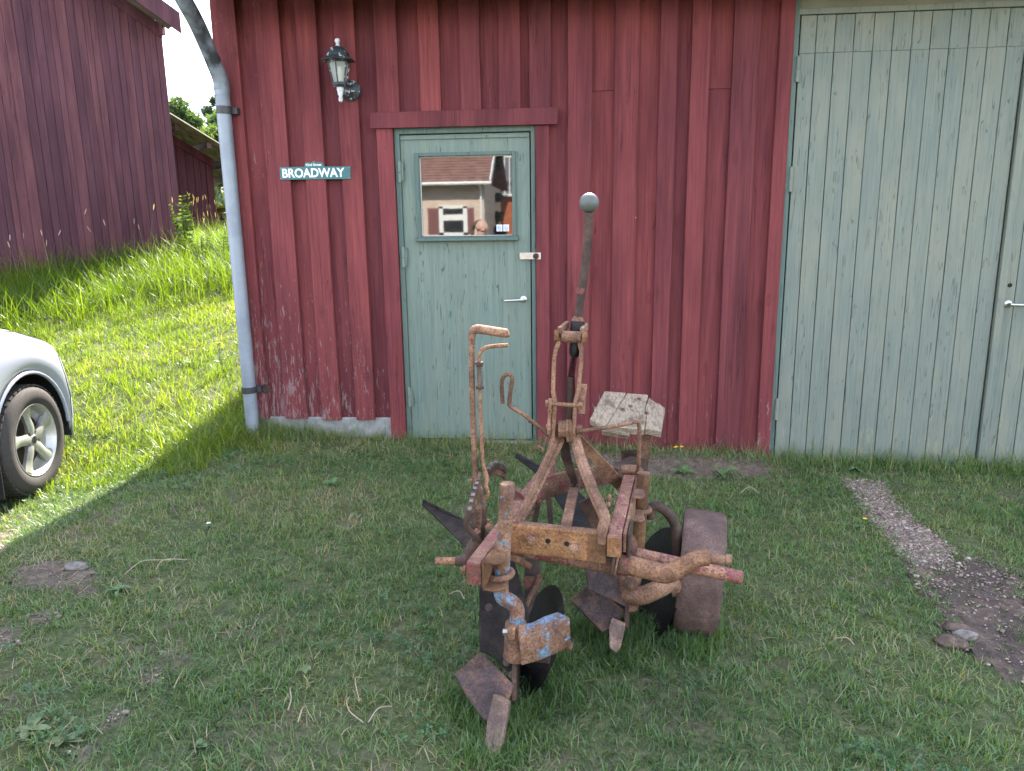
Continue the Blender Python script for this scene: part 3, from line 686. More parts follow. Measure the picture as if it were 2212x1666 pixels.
MB().add([roofpt(-.12, .425, -.10), roofpt(4.4, .425, -.10), roofpt(4.4, .425, .14), roofpt(-.12, .425, .14), roofpt(-.12, .45, -.10), roofpt(4.4, .45, -.10), roofpt(4.4, .45, .14), roofpt(-.12, .45, .14)],
         [(0, 1, 2, 3), (7, 6, 5, 4), (0, 4, 5, 1), (1, 5, 6, 2), (2, 6, 7, 3), (3, 7, 4, 0)]).build('bargeboard', 'barn_red', broof)
MB().add([roofpt(0, .02, -.16), roofpt(4.4, .02, -.16), roofpt(4.4, .02, .0), roofpt(0, .02, .0), roofpt(0, .004, -.16), roofpt(4.4, .004, -.16), roofpt(4.4, .004, 0), roofpt(0, .004, 0)],
         [(0, 1, 2, 3), (7, 6, 5, 4), (0, 4, 5, 1), (1, 5, 6, 2), (2, 6, 7, 3), (3, 7, 4, 0)]).build('frieze_board', 'barn_red', broof)
for k in range(9):
    s = -.08 + k * .075
    MB().add([roofpt(s, .42, .0), roofpt(s + .07, .42, .0), roofpt(s + .07, .02, .0), roofpt(s, .02, .0), roofpt(s, .42, .018), roofpt(s + .07, .42, .018), roofpt(s + .07, .02, .018), roofpt(s, .02, .018)],
             [(3, 2, 1, 0), (4, 5, 6, 7), (0, 1, 5, 4), (1, 2, 6, 5), (2, 3, 7, 6), (3, 0, 4, 7)]).build('soffit_board', 'soffit', broof)
c0 = roofpt(-.02, .0, 0); MB().box((c0.x - .05, c0.y - .05, ZE - .12), (c0.x + .02, c0.y + .02, ZE + .02)).build('eave_block', 'barn_red', broof)

# lean-to
Lr = atd(868, 900, 13.2); Lr.z = 0
lean = thing('lean_to_shed', (Lr.x, Lr.y, gz(Lr.x, Lr.y)), 'low dark red lean-to with corrugated sheet roof behind the barn corner', 'shed')
lz = atd(855, 638, 13.2).z; tl_ = math.tan(math.radians(30))
s0 = 0
while s0 < 2.4:
    w = random.choice((.10, .12, .13)); p = Lr - u_ * (s0 + w); q = Lr - u_ * s0; zl = gz(q.x, q.y) - .3
    slab(p + u_ * .006, q, zl, lz + (s0 + w) * tl_, zl, lz + s0 * tl_, .02, random.choice((0, .005, .010)), 'board', 'leanto_red', lean); s0 += w
slab(Lr - u_ * 2.4, Lr, .8, lz + 2.4 * tl_ - .02, .8, lz - .02, .03, -.022, 'inner_wall', 'black_hole', lean)
for k in range(14):
    p = Lr - n_ * (.15 * k); q = Lr - n_ * (.15 * (k + 1))
    MB().prism([(p.x, p.y, 1.0), (q.x, q.y, 1.0), (q.x, q.y, lz), (p.x, p.y, lz)], tuple(-u_ * .02)).build('board', 'leanto_red', lean)
slab(Lr - u_ * 2.4, Lr + u_ * .02, lz + 2.4 * tl_ - .14, lz + 2.4 * tl_, lz - .16, lz - .01, .02, .032, 'verge_board', 'leanto_red', lean)
def lp_(s, out, dz): v = Lr - u_ * s + n_ * out; return Vector((v.x, v.y, lz + s * tl_ + dz))
t = NT('moss_sheet'); f = t.noise(8, detail=6); c = t.ramp(f, [(.3, (.07, .07, .045)), (.5, (.12, .12, .075)), (.7, (.16, .16, .125))]); t.set(c, .8); tl = t.n('ShaderNodeBsdfTranslucent'); t.l(c, tl.inputs[0]); ms = t.n('ShaderNodeMixShader'); ms.inputs[0].default_value = .45
t.l(t.b.outputs[0], ms.inputs[1]); t.l(tl.outputs[0], ms.inputs[2]); t.l(ms.outputs[0], t.out.inputs[0]); M['moss_sheet'] = t.m
plain('old_beam', (.13, .105, .095), .9, var=.3, scale=8)
rows = []
for k in range(100):
    o_ = .62 - k * .03; w = .030 * math.sin(k * 2 * math.pi / 5)
    rows.append([lp_(s, o_, .16 + w) for s in (-.75, -.3, .3, 1, 1.7, 2.4)])
lroof = MB().grid(rows, .006).build('roof', 'moss_sheet', lean, smooth=True)
for s, ln in ((-.60, .50), (-.28, .56), (.16, .48), (.62, .40), (1.02, .36), (1.22, .30), (1.62, .34)):
    a = lp_(s, ln, .085); b = lp_(s, -2.8, .085); MB().sweep([a, b], .07, .10).build('purlin', 'old_beam', lroof)

# ------------------------------------------------------------------ trees, bushes and odds beyond
def leaf_mat(name, a, b, tr=.45):
    t = NT(name); r = t.objrand(); n = t.noise(1.6, detail=3); n2 = t.noise(11, detail=2)
    c = t.ramp(t.math('ADD', t.math('MULTIPLY', n, .6), t.math('MULTIPLY', n2, .4)), [(.35, a), (.65, b)])
    t.set(c, .55, 0, .35); tl = t.n('ShaderNodeBsdfTranslucent'); t.l(t.mix(1, c, (1.5, 1.6, .8), 'MULTIPLY'), tl.inputs[0]); ms = t.n('ShaderNodeMixShader'); ms.inputs[0].default_value = tr
    t.l(t.b.outputs[0], ms.inputs[1]); t.l(tl.outputs[0], ms.inputs[2]); t.l(ms.outputs[0], t.out.inputs[0]); M[name] = t.m
leaf_mat('leaf_green', (.035, .065, .022), (.085, .130, .042), .5); leaf_mat('leaf_yellow', (.070, .105, .022), (.15, .20, .05), .5); leaf_mat('leaf_dark', (.018, .040, .020), (.045, .075, .035))
plain('bark', (.11, .085, .07), .95, var=.4, scale=12)
def tree(name, base, h, r, mat, label, n=5200, leaf=.11, lobes=11, low=.25, seed=1):
    rs = random.Random(seed); root = thing(name, base, label, 'tree' if h > 3 else 'bush', 'greenery beyond the sheds'); b = Vector(base)
    tk = MB(); tk.tube([b + Vector((0, 0, -.2)), b + Vector((.05, 0, h * .3)), b + Vector((-.05, .05, h * .6)), b + Vector((0, 0, h * .88))], [h * .022 + .03, h * .018 + .02, h * .012 + .01, .01], 8, 3)
    cl = []
    for k in range(lobes):
        a = rs.uniform(0, 6.283); f = rs.random(); zz = h * (low + (1 - low) * (.05 + .9 * f)); rr = r * (1 - abs(f - .38) * 1.15) * rs.uniform(.35, 1)
        c = b + Vector((math.cos(a) * rr, math.sin(a) * rr, zz)); cl.append((c, r * rs.uniform(.28, .5) * (1.1 - .5 * f)))
        st = b + Vector((0, 0, zz * .72)); tk.tube([st, (st + c) / 2 + Vector((0, 0, .08 * h * rs.random())), c], [h * .008 + .006, h * .005 + .004, .004], 5)
    tk.build('trunk', 'bark', root, smooth=True)
    vs = []; fs = []
    for k in range(n):
        c, cr = rs.choice(cl); d = Vector((rs.gauss(0, 1), rs.gauss(0, 1), rs.gauss(0, 1))).normalized() * cr * (rs.random() ** .4) * (1.0 + .35 * (rs.random() < .12)); d.z *= .8
        p = c + d; a = Vector((rs.gauss(0, 1), rs.gauss(0, 1), rs.gauss(0, .7))).normalized(); bb = a.orthogonal().normalized(); L = leaf * rs.uniform(.6, 1.4)
        o = len(vs); vs += [p - a * L, p + bb * L * .45, p + a * L, p - bb * L * .45]; fs.append((o, o + 1, o + 2, o + 3))
    MB().add(vs, fs).build('crown', mat, root, recalc=False); return root
def gpt(px, py, d): p = atd(px, py, d); return (p.x, p.y, gz(p.x, p.y))
tree('leafy_tree', gpt(718, 600, 24), 4.1, 1.2, 'leaf_green', 'green leafy tree showing above the lean-to roof beside the barn wall', 14000, .06, 26, .05, seed=3)
tree('leafy_tree', gpt(850, 600, 22), 3.0, 1.0, 'leaf_yellow', 'yellow-green tree between lean-to roof and drainpipe', 14000, .055, 26, .0, seed=8)
tree('pine_tree', gpt(885, 600, 34), 6.2, .9, 'leaf_dark', 'thin dark pine rising behind the yellow-green tree', 6000, .08, 22, .30, seed=5)
tree('leafy_tree', gpt(960, 600, 30), 5.5, 1.8, 'leaf_green', 'broad green tree hidden behind the drainpipe and shed corner', 5000, .13, seed=12)
tree('low_bush', gpt(880, 850, 19), 2.3, 1.1, 'leaf_green', 'round green bush to the right of the lean-to wall', 3000, .07, 9, .0, seed=21)
tree('low_bush', gpt(930, 840, 26), 2.8, 1.6, 'leaf_dark', 'dark bush on the slope behind the drainpipe', 3000, .10, 9, .0, seed=22)
for k, (x, y, lab) in enumerate(((-44, 62, 'distant dark tree in the gap between barn and shed, farthest left'), (-36, 64, 'distant tree in the gap between barn and shed, middle of the wood line'), (-29, 60, 'distant tree in the gap, hidden mostly by the drainpipe'))):
    tree('far_tree', (x, y, gz(x, y)), 5.0 + k * .4, 3.4, ('leaf_dark', 'leaf_green')[k % 2], lab, 3000, .22, 11, .05, seed=40 + k)
# mossy log pile by the lean-to corner
q = gpt(905, 870, 15.5); pile = thing('log_pile', q, 'small mossy pile of split logs right of the lean-to wall', 'log pile')
plain('moss', (.20, .17, .030), .95, var=.4, scale=14); plain('log_wood', (.17, .125, .085), .9, var=.4, scale=20); plain('white_sheet', (.55, .60, .68), .5)
k = 0
for r_ in range(4):
    for c_ in range(5 - r_ // 2):
        x = q[0] - .35 + c_ * .17 + (r_ % 2) * .08; z = q[2] + .06 + r_ * .13
        MB().tube([(x, q[1] - .25, z), (x + .02, q[1] + .35, z)], random.uniform(.055, .075), 9).build('log', 'log_wood', pile, smooth=True)
rows = [[(q[0] - .45 + .11 * i, q[1] - .3 + .14 * j, q[2] + .62 + .06 * mnoise.noise(Vector((i * .7, j * .7, 0))) - .012 * (i - 4) ** 2) for j in range(6)] for i in range(9)]
MB().grid(rows, .05).build('moss_cover', 'moss', pile, smooth=True)
MB().grid([[(q[0] + .30 + .06 * i, q[1] - .32 + .02 * i, q[2] + .02 + .10 * j - .0 * i) for j in range(4)] for i in range(6)], .01).build('sheet', 'white_sheet', pile)
# ------------------------------------------------------------------ the plough
plow = thing('plough', (-.05, -2.5, -.06), 'rusty two-furrow tractor plough with ball-topped lever standing on the lawn', 'plough')
A = at
def part(mb, name, mat, parent=plow, **kw): return mb.build(name, mat, parent, **kw)
X, Y_, Z_ = Vector((1, 0, 0)), Vector((0, 1, 0)), Vector((0, 0, 1))
def bolts(name, spec, mat, parent=plow):
    for c, ax, r in spec: part(MB().hexbolt(c, ax, r, r * .7, r * .5, 0), name, mat, parent, bevel=.0012)

# --- beams (top at z about .50)
BZ = .467
LBf, LBb = Vector((-.283, -2.905, BZ)), Vector((-.105, -1.98, BZ))
RBf, RBb = Vector((.108, -2.705, BZ)), Vector((.192, -2.13, BZ))
lb = part(MB().sweep([LBf, LBb], .040, .066), 'left_beam', 'rust_pink', bevel=.004)
part(MB().sweep([LBf + Vector((-.0008, -.0045, -.002)), LBf + Vector((0, 0, -.002))], .0385, .062), 'beam_end', 'rust_red', lb, bevel=.003)
rb_ = part(MB().sweep([RBf, RBb], .042, .066), 'right_beam', 'rust_pink', bevel=.004)
part(MB().sweep([RBf + Vector((-.0008, -.0045, -.001)), RBf + Vector((0, 0, -.001))], .040, .063), 'beam_end', 'rust_yellow', rb_, bevel=.003)
dR = (RBb - RBf).normalized(); sR = dR.cross(Z_).normalized(); dL = (LBb - LBf).normalized(); sL = dL.cross(Z_).normalized()
# folded cap at the back end of the right beam
cb = RBb + Z_ * .033
part(MB().tube([cb - sR * .028 + Z_ * .012, cb + sR * .018 + Z_ * .016, cb + sR * .045 + Z_ * .004], [.019, .019, .013], 12, 4), 'beam_cap', 'rust_light', smooth=True)
# mounting flats outside the right beam
part(MB().sweep([RBf + sR * .029 + dR * .03, RBb + sR * .029], .010, .060), 'side_flat', 'rust_light', bevel=.002)
part(MB().sweep([RBf + sR * .040 + dR * .03 - Z_ * .01, RBf + sR * .040 + dR * .16 - Z_ * .01], .007, .075), 'side_flat', 'rust_dark', bevel=.002)
# --- front cross bar and the cross shaft below it
cl_, cr_ = Vector((-.205, -2.625, .452)), Vector((.088, -2.675, .447))
cb_ = part(MB().sweep([cl_, cr_], .012, .096), 'front_cross_bar', 'rust_yellow', bevel=.006)
cd = (cr_ - cl_).normalized(); cn = cd.cross(Z_).normalized(); cn = cn if cn.y < 0 else -cn
part(MB().sweep([cl_ + Z_ * .044 - cn * .012, cr_ + Z_ * .044 - cn * .012], .030, .010), 'top_flange', 'rust', cb_, bevel=.003)
part(MB().sweep([cr_ - cd * .055 + cn * .0075, cr_ + cn * .0075], .004, .092), 'lap_plate', 'rust_yellow', cb_, bevel=.002)
def onbar(px, py): 
    r = Vector(ray(px, py)); o = Vector(CAM); p0 = cl_ + cn * .006; d = (p0 - o).dot(cn) / r.dot(cn); return o + r * d
for px, py in ((2118, 2150), (2290, 2182)):
    p = onbar(px, py); b = MB(); b.tube([p, p + cn * .003], .019, 18); b.hexbolt(p + cn * .003, cn, .0155, .009, .009); part(b, 'bolt', 'rust_light', cb_, bevel=.001)
for px, py in ((2183, 2156), (2258, 2167)):
    p = onbar(px, py); part(MB().tube([p - cn * .001, p + cn * .0008], .0085, 14), 'bolt_hole', 'grease_black', cb_)
s0, s1 = A(2020, 2178, -2.60), A(2450, 2262, -2.63)
part(MB().tube([s0, s1], .022, 16), 'cross_shaft', 'rust_red', smooth=True)
# right hitch pin (cranked) with its collar and flange
fl = A(2447, 2235, -2.66)
part(MB().tube([fl + Vector((-.004, 0, .0)), fl + Vector((.004, -.001, -.001))], .048, 20), 'flange', 'rust_dark', smooth=True)
part(MB().tube([fl + Vector((.008, 0, 0)), fl + Vector((.014, -.001, -.001))], .046, 20), 'flange', 'rust_light', smooth=True)
h0 = A(2468, 2245, -2.66)
part(MB().tube([h0, A(2508, 2253, -2.665)], .0345, 18), 'shaft_collar', 'rust_red', smooth=True)
part(MB().tube([A(2505, 2253, -2.665), A(2590, 2272, -2.68), A(2655, 2285, -2.69), A(2720, 2258, -2.70), A(2775, 2227, -2.71), A(2822, 2222, -2.71)], [.030, .029, .030, .028, .025, .024], 16, 5), 'hitch_crank', 'rust', smooth=True)
part(MB().tube([A(2818, 2222, -2.71), A(2880, 2229, -2.71), A(2886, 2230, -2.71), A(2890, 2230, -2.71), A(2913, 2231, -2.71)], [.0165, .0165, .0145, .0175, .0165], 14), 'hitch_pin', 'rust_light', smooth=True)
part(MB().tube([A(2515, 2205, -2.58), A(2952, 2302, -2.56), A(2958, 2303, -2.56)], [.0215, .0215, .014], 14), 'tie_bar', 'rust_pink', smooth=True)
part(MB().lathe([(0, -.03), (.022, -.03), (.026, 0), (.022, .03), (.012, .05), (0, .052)], A(2510, 2195, -2.58), (0, 0, 1), 14), 'bar_socket', 'rust_red', smooth=True)
# left hitch pin
part(MB().tube([A(1905, 2150, -2.60), A(1880, 2190, -2.62), A(1862, 2225, -2.63), A(1835, 2234, -2.63), A(1816, 2235, -2.63)], [.021, .021, .018, .0165, .0165], 14, 5), 'hitch_crank', 'rust_dark', smooth=True)
part(MB().tube([A(1820, 2235, -2.63), A(1762, 2236, -2.63), A(1757, 2236, -2.63), A(1752, 2236, -2.63), A(1736, 2236, -2.63)], [.0122, .0122, .0105, .0132, .0128], 14), 'hitch_pin', 'rust', smooth=True)
bolts('bolt', [(A(1857, 2270, -2.86), -X, .013), (A(1850, 2278, -2.86), -X, .009)], 'rust_light')
# --- clamp channels for the two coulter posts, U-bolts, posts
def channel(c, sdir, d, h, mat, wd=.058):
    ch = MB(); t_ = .007; w = wd
    ch.sweep([c - d * .04, c + d * .04], .008, h)
    ch.prism([c - d * .042 + Z_ * h / 2, c - d * .042 + Z_ * h / 2 + sdir * w * .7, c - d * .02 + Z_ * h / 2 + sdir * w, c + d * .042 + Z_ * h / 2 + sdir * w * .75, c + d * .042 + Z_ * h / 2], Z_ * t_)
    ch.prism([c - d * .042 - Z_ * h / 2, c - d * .042 - Z_ * h / 2 + sdir * w * .7, c - d * .02 - Z_ * h / 2 + sdir * w, c + d * .042 - Z_ * h / 2 + sdir * w * .75, c + d * .042 - Z_ * h / 2], Z_ * -t_)
    return part(ch, 'clamp_channel', mat, bevel=.003)
cL = LBf + sL * .026 + dL * .042 - Z_ * .005
channel(cL, sL, dL, .074, 'rust_yellow')
cR = RBf + sR * .034 + dR * .33; cR.z = .475
channel(cR, sR, dR, .074, 'rust_light', .040)
P1t = A(2021, 1925, -2.83); P1b = A(1999, 2300, -2.83)
post1 = part(MB().tube([P1t - Z_ * .004, P1t - Z_ * .012, P1b], [.0205, .0215, .0215], 20), 'coulter_post', 'rust_blue', smooth=True)
part(MB().tube([P1t - Z_ * .005, P1t - Z_ * .0005], [.0215, .0195], 10), 'post_cap', 'rust_light', post1)
part(MB().tube([P1b + Z_ * .03, A(1996, 2335, -2.83), A(2003, 2378, -2.835), A(2040, 2402, -2.84), A(2060, 2430, -2.84), A(2058, 2492, -2.84)], [.0215, .0215, .0225, .0225, .0215, .0210], 18, 6), 'post_crank', 'rust_blue_strong', post1, smooth=True)
def ring(c, r, rr, mat, tilt=0):
    pts = [c + Vector((r * math.cos(a), r * math.sin(a), tilt * math.cos(a))) for a in np.linspace(0, 2 * math.pi, 20, endpoint=False)]
    part(MB().tube(pts, rr, 10, closed=True), 'u_bolt', mat, smooth=True)
ring(A(1994, 2288, -2.835), .033, .0095, 'rust', .004)
P2t, P2b = A(2563, 1886, -2.28), A(2541, 2215, -2.29)
post2 = part(MB().tube([P2t, P2b], .0225, 18), 'coulter_post', 'rust_yellow', smooth=True)
part(MB().tube([P2t - Z_ * .03, P2t + Z_ * .002], .0238, 6), 'post_cap', 'rust_light', post2, bevel=.002)
ring(A(2548, 2028, -2.285), .035, .0095, 'rust_light', -.003)
bolts('bolt', [(A(2508, 2052, -2.36), Vector((0, -1, .1)), .014), (A(2452, 2095, -2.50), X, .013), (A(2485, 2105, -2.52), X, .012), (A(2497, 2140, -2.55), Z_, .012), (A(2480, 2160, -2.60), X, .015),
                (A(2435, 1985, -2.40), -X, .014), (A(2432, 2015, -2.42), -X, .014)], 'rust_light')
# --- front coulter: split clamp casting, arm, hub and disc
cst = MB(); ccx = A(2056, 2520, -2.84)
cst.lathe([(0, .034), (.026, .034), (.031, .030), (.033, .005), (.033, -.035), (.035, -.060), (.038, -.074), (.032, -.082), (0, -.083)], ccx, (.02, 0, 1), 18)
cast1 = part(cst, 'clamp_casting', 'rust', smooth=50)
for sx in (-.020, .010): part(MB().box((ccx.x + sx, ccx.y - .048, ccx.z + .002), (ccx.x + sx + .022, ccx.y - .015, ccx.z + .038)), 'clamp_jaw', 'rust', cast1, bevel=.004)
part(MB().tube([(ccx.x - .034, ccx.y - .034, ccx.z + .02), (ccx.x - .018, ccx.y - .034, ccx.z + .02)], .010, 6), 'bolt', 'steel_worn', cast1)
hub1 = A(2200, 2560, -2.74)
arm_top = [A(2075, 2512, -2.862), A(2130, 2502, -2.862), A(2190, 2474, -2.84), A(2245, 2456, -2.80)]
arm_bot = [A(2075, 2622, -2.862), A(2125, 2606, -2.862), A(2190, 2582, -2.84), A(2250, 2545, -2.80)]
rows = [[a.lerp(b, u) + Vector((0, -.010 * math.sin(math.pi * u), 0)) for u in (0, .25, .5, .75, 1)] for a, b in zip(arm_top, arm_bot)]
part(MB().grid(rows, -.028), 'coulter_arm', 'rust_blue', bevel=.004)
ft = MB(); ft.sweep([p + Vector((0, -.006, .004)) for p in arm_top], .045, .010); part(ft, 'arm_flange', 'rust_blue_strong', bevel=.003)
part(MB().lathe([(0, -.02), (.020, -.02), (.022, -.005), (.014, .004), (.014, .020), (.010, .026), (0, .026)], A(2245, 2568, -2.80), (1, -.35, .1), 14), 'arm_boss', 'rust', smooth=40)
part(MB().lathe([(0, -.03), (.013, -.03), (.014, .03), (0, .03)], A(2150, 2620, -2.82), (1, -.2, 0), 12), 'hub', 'rust_dark', smooth=True)
def disc(c, axis, r, name='coulter_disc'):
    m = MB(); m.lathe([(0, .016), (r * .25, .013), (r * .6, .007), (r * .97, .001), (r, .0), (r * .97, -.0015), (r * .6, .003), (r * .25, .009), (0, .012)], c, axis, 48)
    return part(m, name, 'black_disc', smooth=50)
# disc plane from its sighted ellipse
def disc_from(px_c, py_c, Yc, r, slant, lean):
    c = A(px_c, py_c, Yc); view = (c - Vector(CAM)).normalized(); right = view.cross(Z_).normalized(); up = right.cross(view)
    ax = (right * math.cos(slant) - view * math.sin(slant)); ax = (Matrix.Rotation(lean, 3, view) @ ax); return disc(c, ax, r)
disc_from(2142, 2548, -2.60, .178, math.radians(-22), math.radians(17))
# --- rear coulter: casting, arm, top carrier arm and disc
c2 = A(2480, 2350, -2.36)
m = MB(); m.lathe([(0, .075), (.034, .075), (.040, .060), (.038, .02), (.042, -.035), (.046, -.058), (.036, -.068), (0, -.070)], c2 + Vector((.02, 0, 0)), (.12, 0, 1), 20); cast2 = part(m, 'clamp_casting', 'rust', smooth=50)
part(MB().lathe([(.024, 0), (.024, .010), (.016, .012), (.0, .012)], c2 + Vector((.025, -.040, .045)), (0, -1, .1), 14), 'bolt_boss', 'rust_dark', cast2, smooth=40)
part(MB().hexbolt(c2 + Vector((.025, -.050, .046)), (0, -1, .1), .011, .006), 'bolt', 'rust', cast2)
part(MB().tube([A(2500, 2370, -2.37), A(2560, 2372, -2.40), A(2630, 2345, -2.40), A(2680, 2325, -2.37), A(2692, 2345, -2.34)], [.038, .032, .030, .024, .020], 14, 5, squash=1.0), 'coulter_arm', 'rust', smooth=True)
part(MB().tube([A(2672, 2348, -2.38), A(2690, 2345, -2.38)], .028, 12), 'arm_boss', 'rust_dark', smooth=True)
part(MB().tube([P2b, c2 + Vector((.02, 0, .06))], .022, 14), 'post_lower', 'rust', post2, smooth=True)
disc_from(2605, 2330, -2.13, .226, math.radians(-26), math.radians(14))
part(MB().tube([A(2595, 2065, -2.22), A(2592, 2030, -2.22), A(2612, 2015, -2.22), A(2650, 2035, -2.22), A(2685, 2080, -2.22), A(2694, 2130, -2.22), A(2696, 2220, -2.22), A(2690, 2330, -2.25)], [.017, .017, .018, .018, .018, .018, .018, .018], 12, 5), 'carrier_arm', 'rust_dark', smooth=True)
# --- depth wheel
wt, wb_ = A(2812, 2006, -2.16), A(2758, 2550, -2.20)
wc = A(2785, 2280, -2.14); wr = .232; hw = .076
wax = Vector((1, -.16, -.07)).normalized()
prof = [(wr * .55, -hw * .55), (wr * .80, -hw * .72), (wr * .90, -hw * .96), (wr * .955, -hw), (wr * .99, -hw * .86), (wr, -hw * .6), (wr * 1.004, 0), (wr, hw * .6), (wr * .99, hw * .86), (wr * .955, hw), (wr * .90, hw * .96), (wr * .80, hw * .72), (wr * .55, hw * .55)]
wheel = part(MB().lathe(prof, wc, wax, 48), 'depth_wheel', 'wheel_rust', smooth=50)
part(MB().tube([wc - wax * .16, wc + wax * .09], .022, 14), 'axle', 'rust_dark', wheel, smooth=True)
part(MB().tube([wc - wax * .15, A(2600, 2270, -2.12), A(2560, 2200, -2.14)], [.022, .022, .022], 12, 4), 'wheel_arm', 'rust_dark', smooth=True)
# --- headstock: A-frame legs
part(MB().sweep([A(2052, 2090, -2.62), A(2105, 2000, -2.56), A(2170, 1860, -2.48), A(2218, 1755, -2.40), A(2232, 1690, -2.37)], [.030, .032, .034, .032, .024], .012, up=(.8, -.45, .3)), 'front_leg', 'rust_light', bevel=.003)
part(MB().sweep([A(2062, 2090, -2.60), A(2120, 1990, -2.54), A(2185, 1855, -2.46), A(2238, 1750, -2.39)], [.012, .012, .012, .012], .034, up=(.5, -.6, .3)), 'leg_web', 'rust', bevel=.002)
part(MB().tube([A(2398, 2165, -2.685), A(2400, 2110, -2.68), A(2410, 2065, -2.66), A(2375, 1985, -2.60), A(2325, 1860, -2.50), A(2298, 1770, -2.42), A(2292, 1720, -2.39)], [.013, .014, .0155, .0155, .0155, .0155, .012], 8, 4, squash=1.25), 'front_leg', 'rust_light', smooth=35)
part(MB().sweep([A(2302, 1745, -2.36), A(2370, 1822, -2.26), A(2475, 1935, -2.10)], [.030, .040, .046], .010, up=(-.3, -.8, .5)), 'rear_leg', 'rust', bevel=.002)
# uprights to the top link clevis
def strap(pts, name, mat): 
    ys = -2.42; return part(MB().sweep([A(x, y, ys) + Vector((0, .022, 0)) for x, y in pts], .013, .050, up=(0, 1, 0)), name, mat, bevel=.003)
strap([(2226, 1320), (2226, 1368), (2213, 1400), (2207, 1440), (2203, 1560), (2210, 1605), (2208, 1660), (2203, 1745), (2190, 1790)], 'clevis_strap', 'rust_light')
strap([(2310, 1325), (2308, 1366), (2316, 1400), (2315, 1450), (2304, 1560), (2292, 1600), (2289, 1660), (2285, 1745), (2292, 1790)], 'clevis_strap', 'rust_light')
for (x, y), (x2, y2) in (((2228, 1318), (2262, 1292)), ((2318, 1320), (2336, 1300))):
    part(MB().sweep([A(x, y, -2.43), A(x2, y2, -2.33)], .013, .022), 'clevis_ear', 'rust_light', bevel=.002)
top = part(MB().tube([A(2238, 1341, -2.425), A(2314, 1345, -2.425)], .0185, 18), 'top_pin', 'rust', smooth=True)
for x0, x1, y in ((2209, 2226, 1337), (2318, 2340, 1346)): part(MB().tube([A(x0, y, -2.425), A(x1, y, -2.425)], .0195, 6), 'pin_head', 'rust_yellow', top, bevel=.002)
mid = part(MB().tube([A(2180, 1608, -2.42), A(2318, 1618, -2.42)], .0075, 12), 'cross_bolt', 'rust', smooth=True)
for x0, x1, y in ((2173, 2190, 1608), (2302, 2320, 1618)): part(MB().tube([A(x0, y, -2.42), A(x1, y, -2.42)], .0135, 6), 'bolt_head', 'rust', mid, bevel=.002)
part(MB().tube([A(2225, 1711, -2.40), A(2290, 1711, -2.40)], .029, 20), 'apex_boss', 'rust_light', smooth=40)
for x, dy in ((2258, 0), (2270, 0)): part(MB().sweep([A(x, 1672, -2.43), A(x + 2, 1715, -2.435), A(x + 5, 1758, -2.42)], .010, .016, up=(0, 1, 0)), 'apex_clip', 'rust', bevel=.003)
for x0, x1, y in ((2176, 2196, 1708), (2296, 2320, 1712)): part(MB().tube([A(x0, y, -2.41), A(x1, y, -2.41)], .016, 10), 'apex_nut', 'rust', bevel=.002)
part(MB().sweep([A(2192, 1588, -2.44), A(2190, 1640, -2.44), A(2187, 1690, -2.44), A(2186, 1730, -2.44)], .011, .008, up=(0, 1, 0)), 'link_plate', 'rust', bevel=.002)
ring_pts = [A(2190 + 7 * math.cos(a), 1639 + 9 * math.sin(a), -2.45) for a in np.linspace(0, 6.283, 12, endpoint=False)]
part(MB().tube(ring_pts, .002, 6, closed=True), 'link_ring', 'rust_yellow', smooth=True)
part(MB().tube([A(2178, 1740, -2.44), A(2158, 1802, -2.45), A(2128, 1790, -2.46), A(2148, 1752, -2.46)], .0045, 8), 'lynch_hook', 'rust_dark', smooth=True)
part(MB().tube([A(2142, 1776, -2.455), A(2164, 1790, -2.45)], .0045, 8), 'lynch_pin', 'rust', smooth=True)
# --- ball-topped lever and its black screw
lev = part(MB().tube([A(2346, 850, -2.34), A(2342, 950, -2.345), A(2328, 1090, -2.35), A(2312, 1200, -2.36), A(2305, 1270, -2.365)], [.0145, .0145, .0140, .0135, .0135], 16, 4), 'lever_rod', 'rust_dark', smooth=True)
part(MB().tube([A(2317, 1148, -2.357), A(2313, 1172, -2.358)], .0142, 16), 'paint_band', 'rust_red', lev, smooth=True)
bc = A(2347, 809, -2.338); part(MB().lathe([(.0313 * math.sin(a), -.0313 * math.cos(a)) for a in np.linspace(0.001, math.pi - .001, 20)], bc, (.03, 0, 1), 28), 'ball', 'ball_grey', lev, smooth=True)
part(MB().tube([A(2304, 1262, -2.365), A(2303, 1272, -2.365), A(2302, 1282, -2.365)], [.0145, .019, .0225], 18), 'collar_ring', 'rust', lev, smooth=True)
part(MB().tube([A(2302, 1280, -2.365), A(2298, 1340, -2.37)], [.0235, .0225], 20), 'collar', 'grease_black', smooth=True)
scr = part(MB().tube([A(2294, 1345, -2.375), A(2292, 1375, -2.375), A(2291, 1395, -2.375), A(2288, 1412, -2.376), A(2286, 1420, -2.376)], [.017, .019, .0195, .017, .013], 16), 'screw_nut', 'grease_black', smooth=True)
th = MB(); N = 34
for i in range(N):
    u = i / N; p = A(2287 - 12 * u, 1420 + 85 * u, -2.376); q_ = A(2287 - 12 * (u + .5 / N), 1420 + 85 * (u + .5 / N), -2.376)
    th.tube([p, p.lerp(q_, .5), q_], [.0098, .0116, .0098], 12, cap=False)
part(th, 'screw_thread', 'grease_black', smooth=True)
part(MB().tube([A(2275, 1500, -2.378), A(2272, 1600, -2.38), A(2266, 1700, -2.38), A(2262, 1760, -2.38)], [.0130, .0150, .0150, .014], 14), 'screw_tube', 'rust_dark', smooth=True)
part(MB().sweep([A(2248, 1745, -2.36), A(2256, 1820, -2.33), A(2275, 1880, -2.28), A(2292, 1925, -2.22)], [.030, .034, .030, .022], .010, up=(0, -1, .2)), 'lift_link', 'rust_dark', bevel=.003)
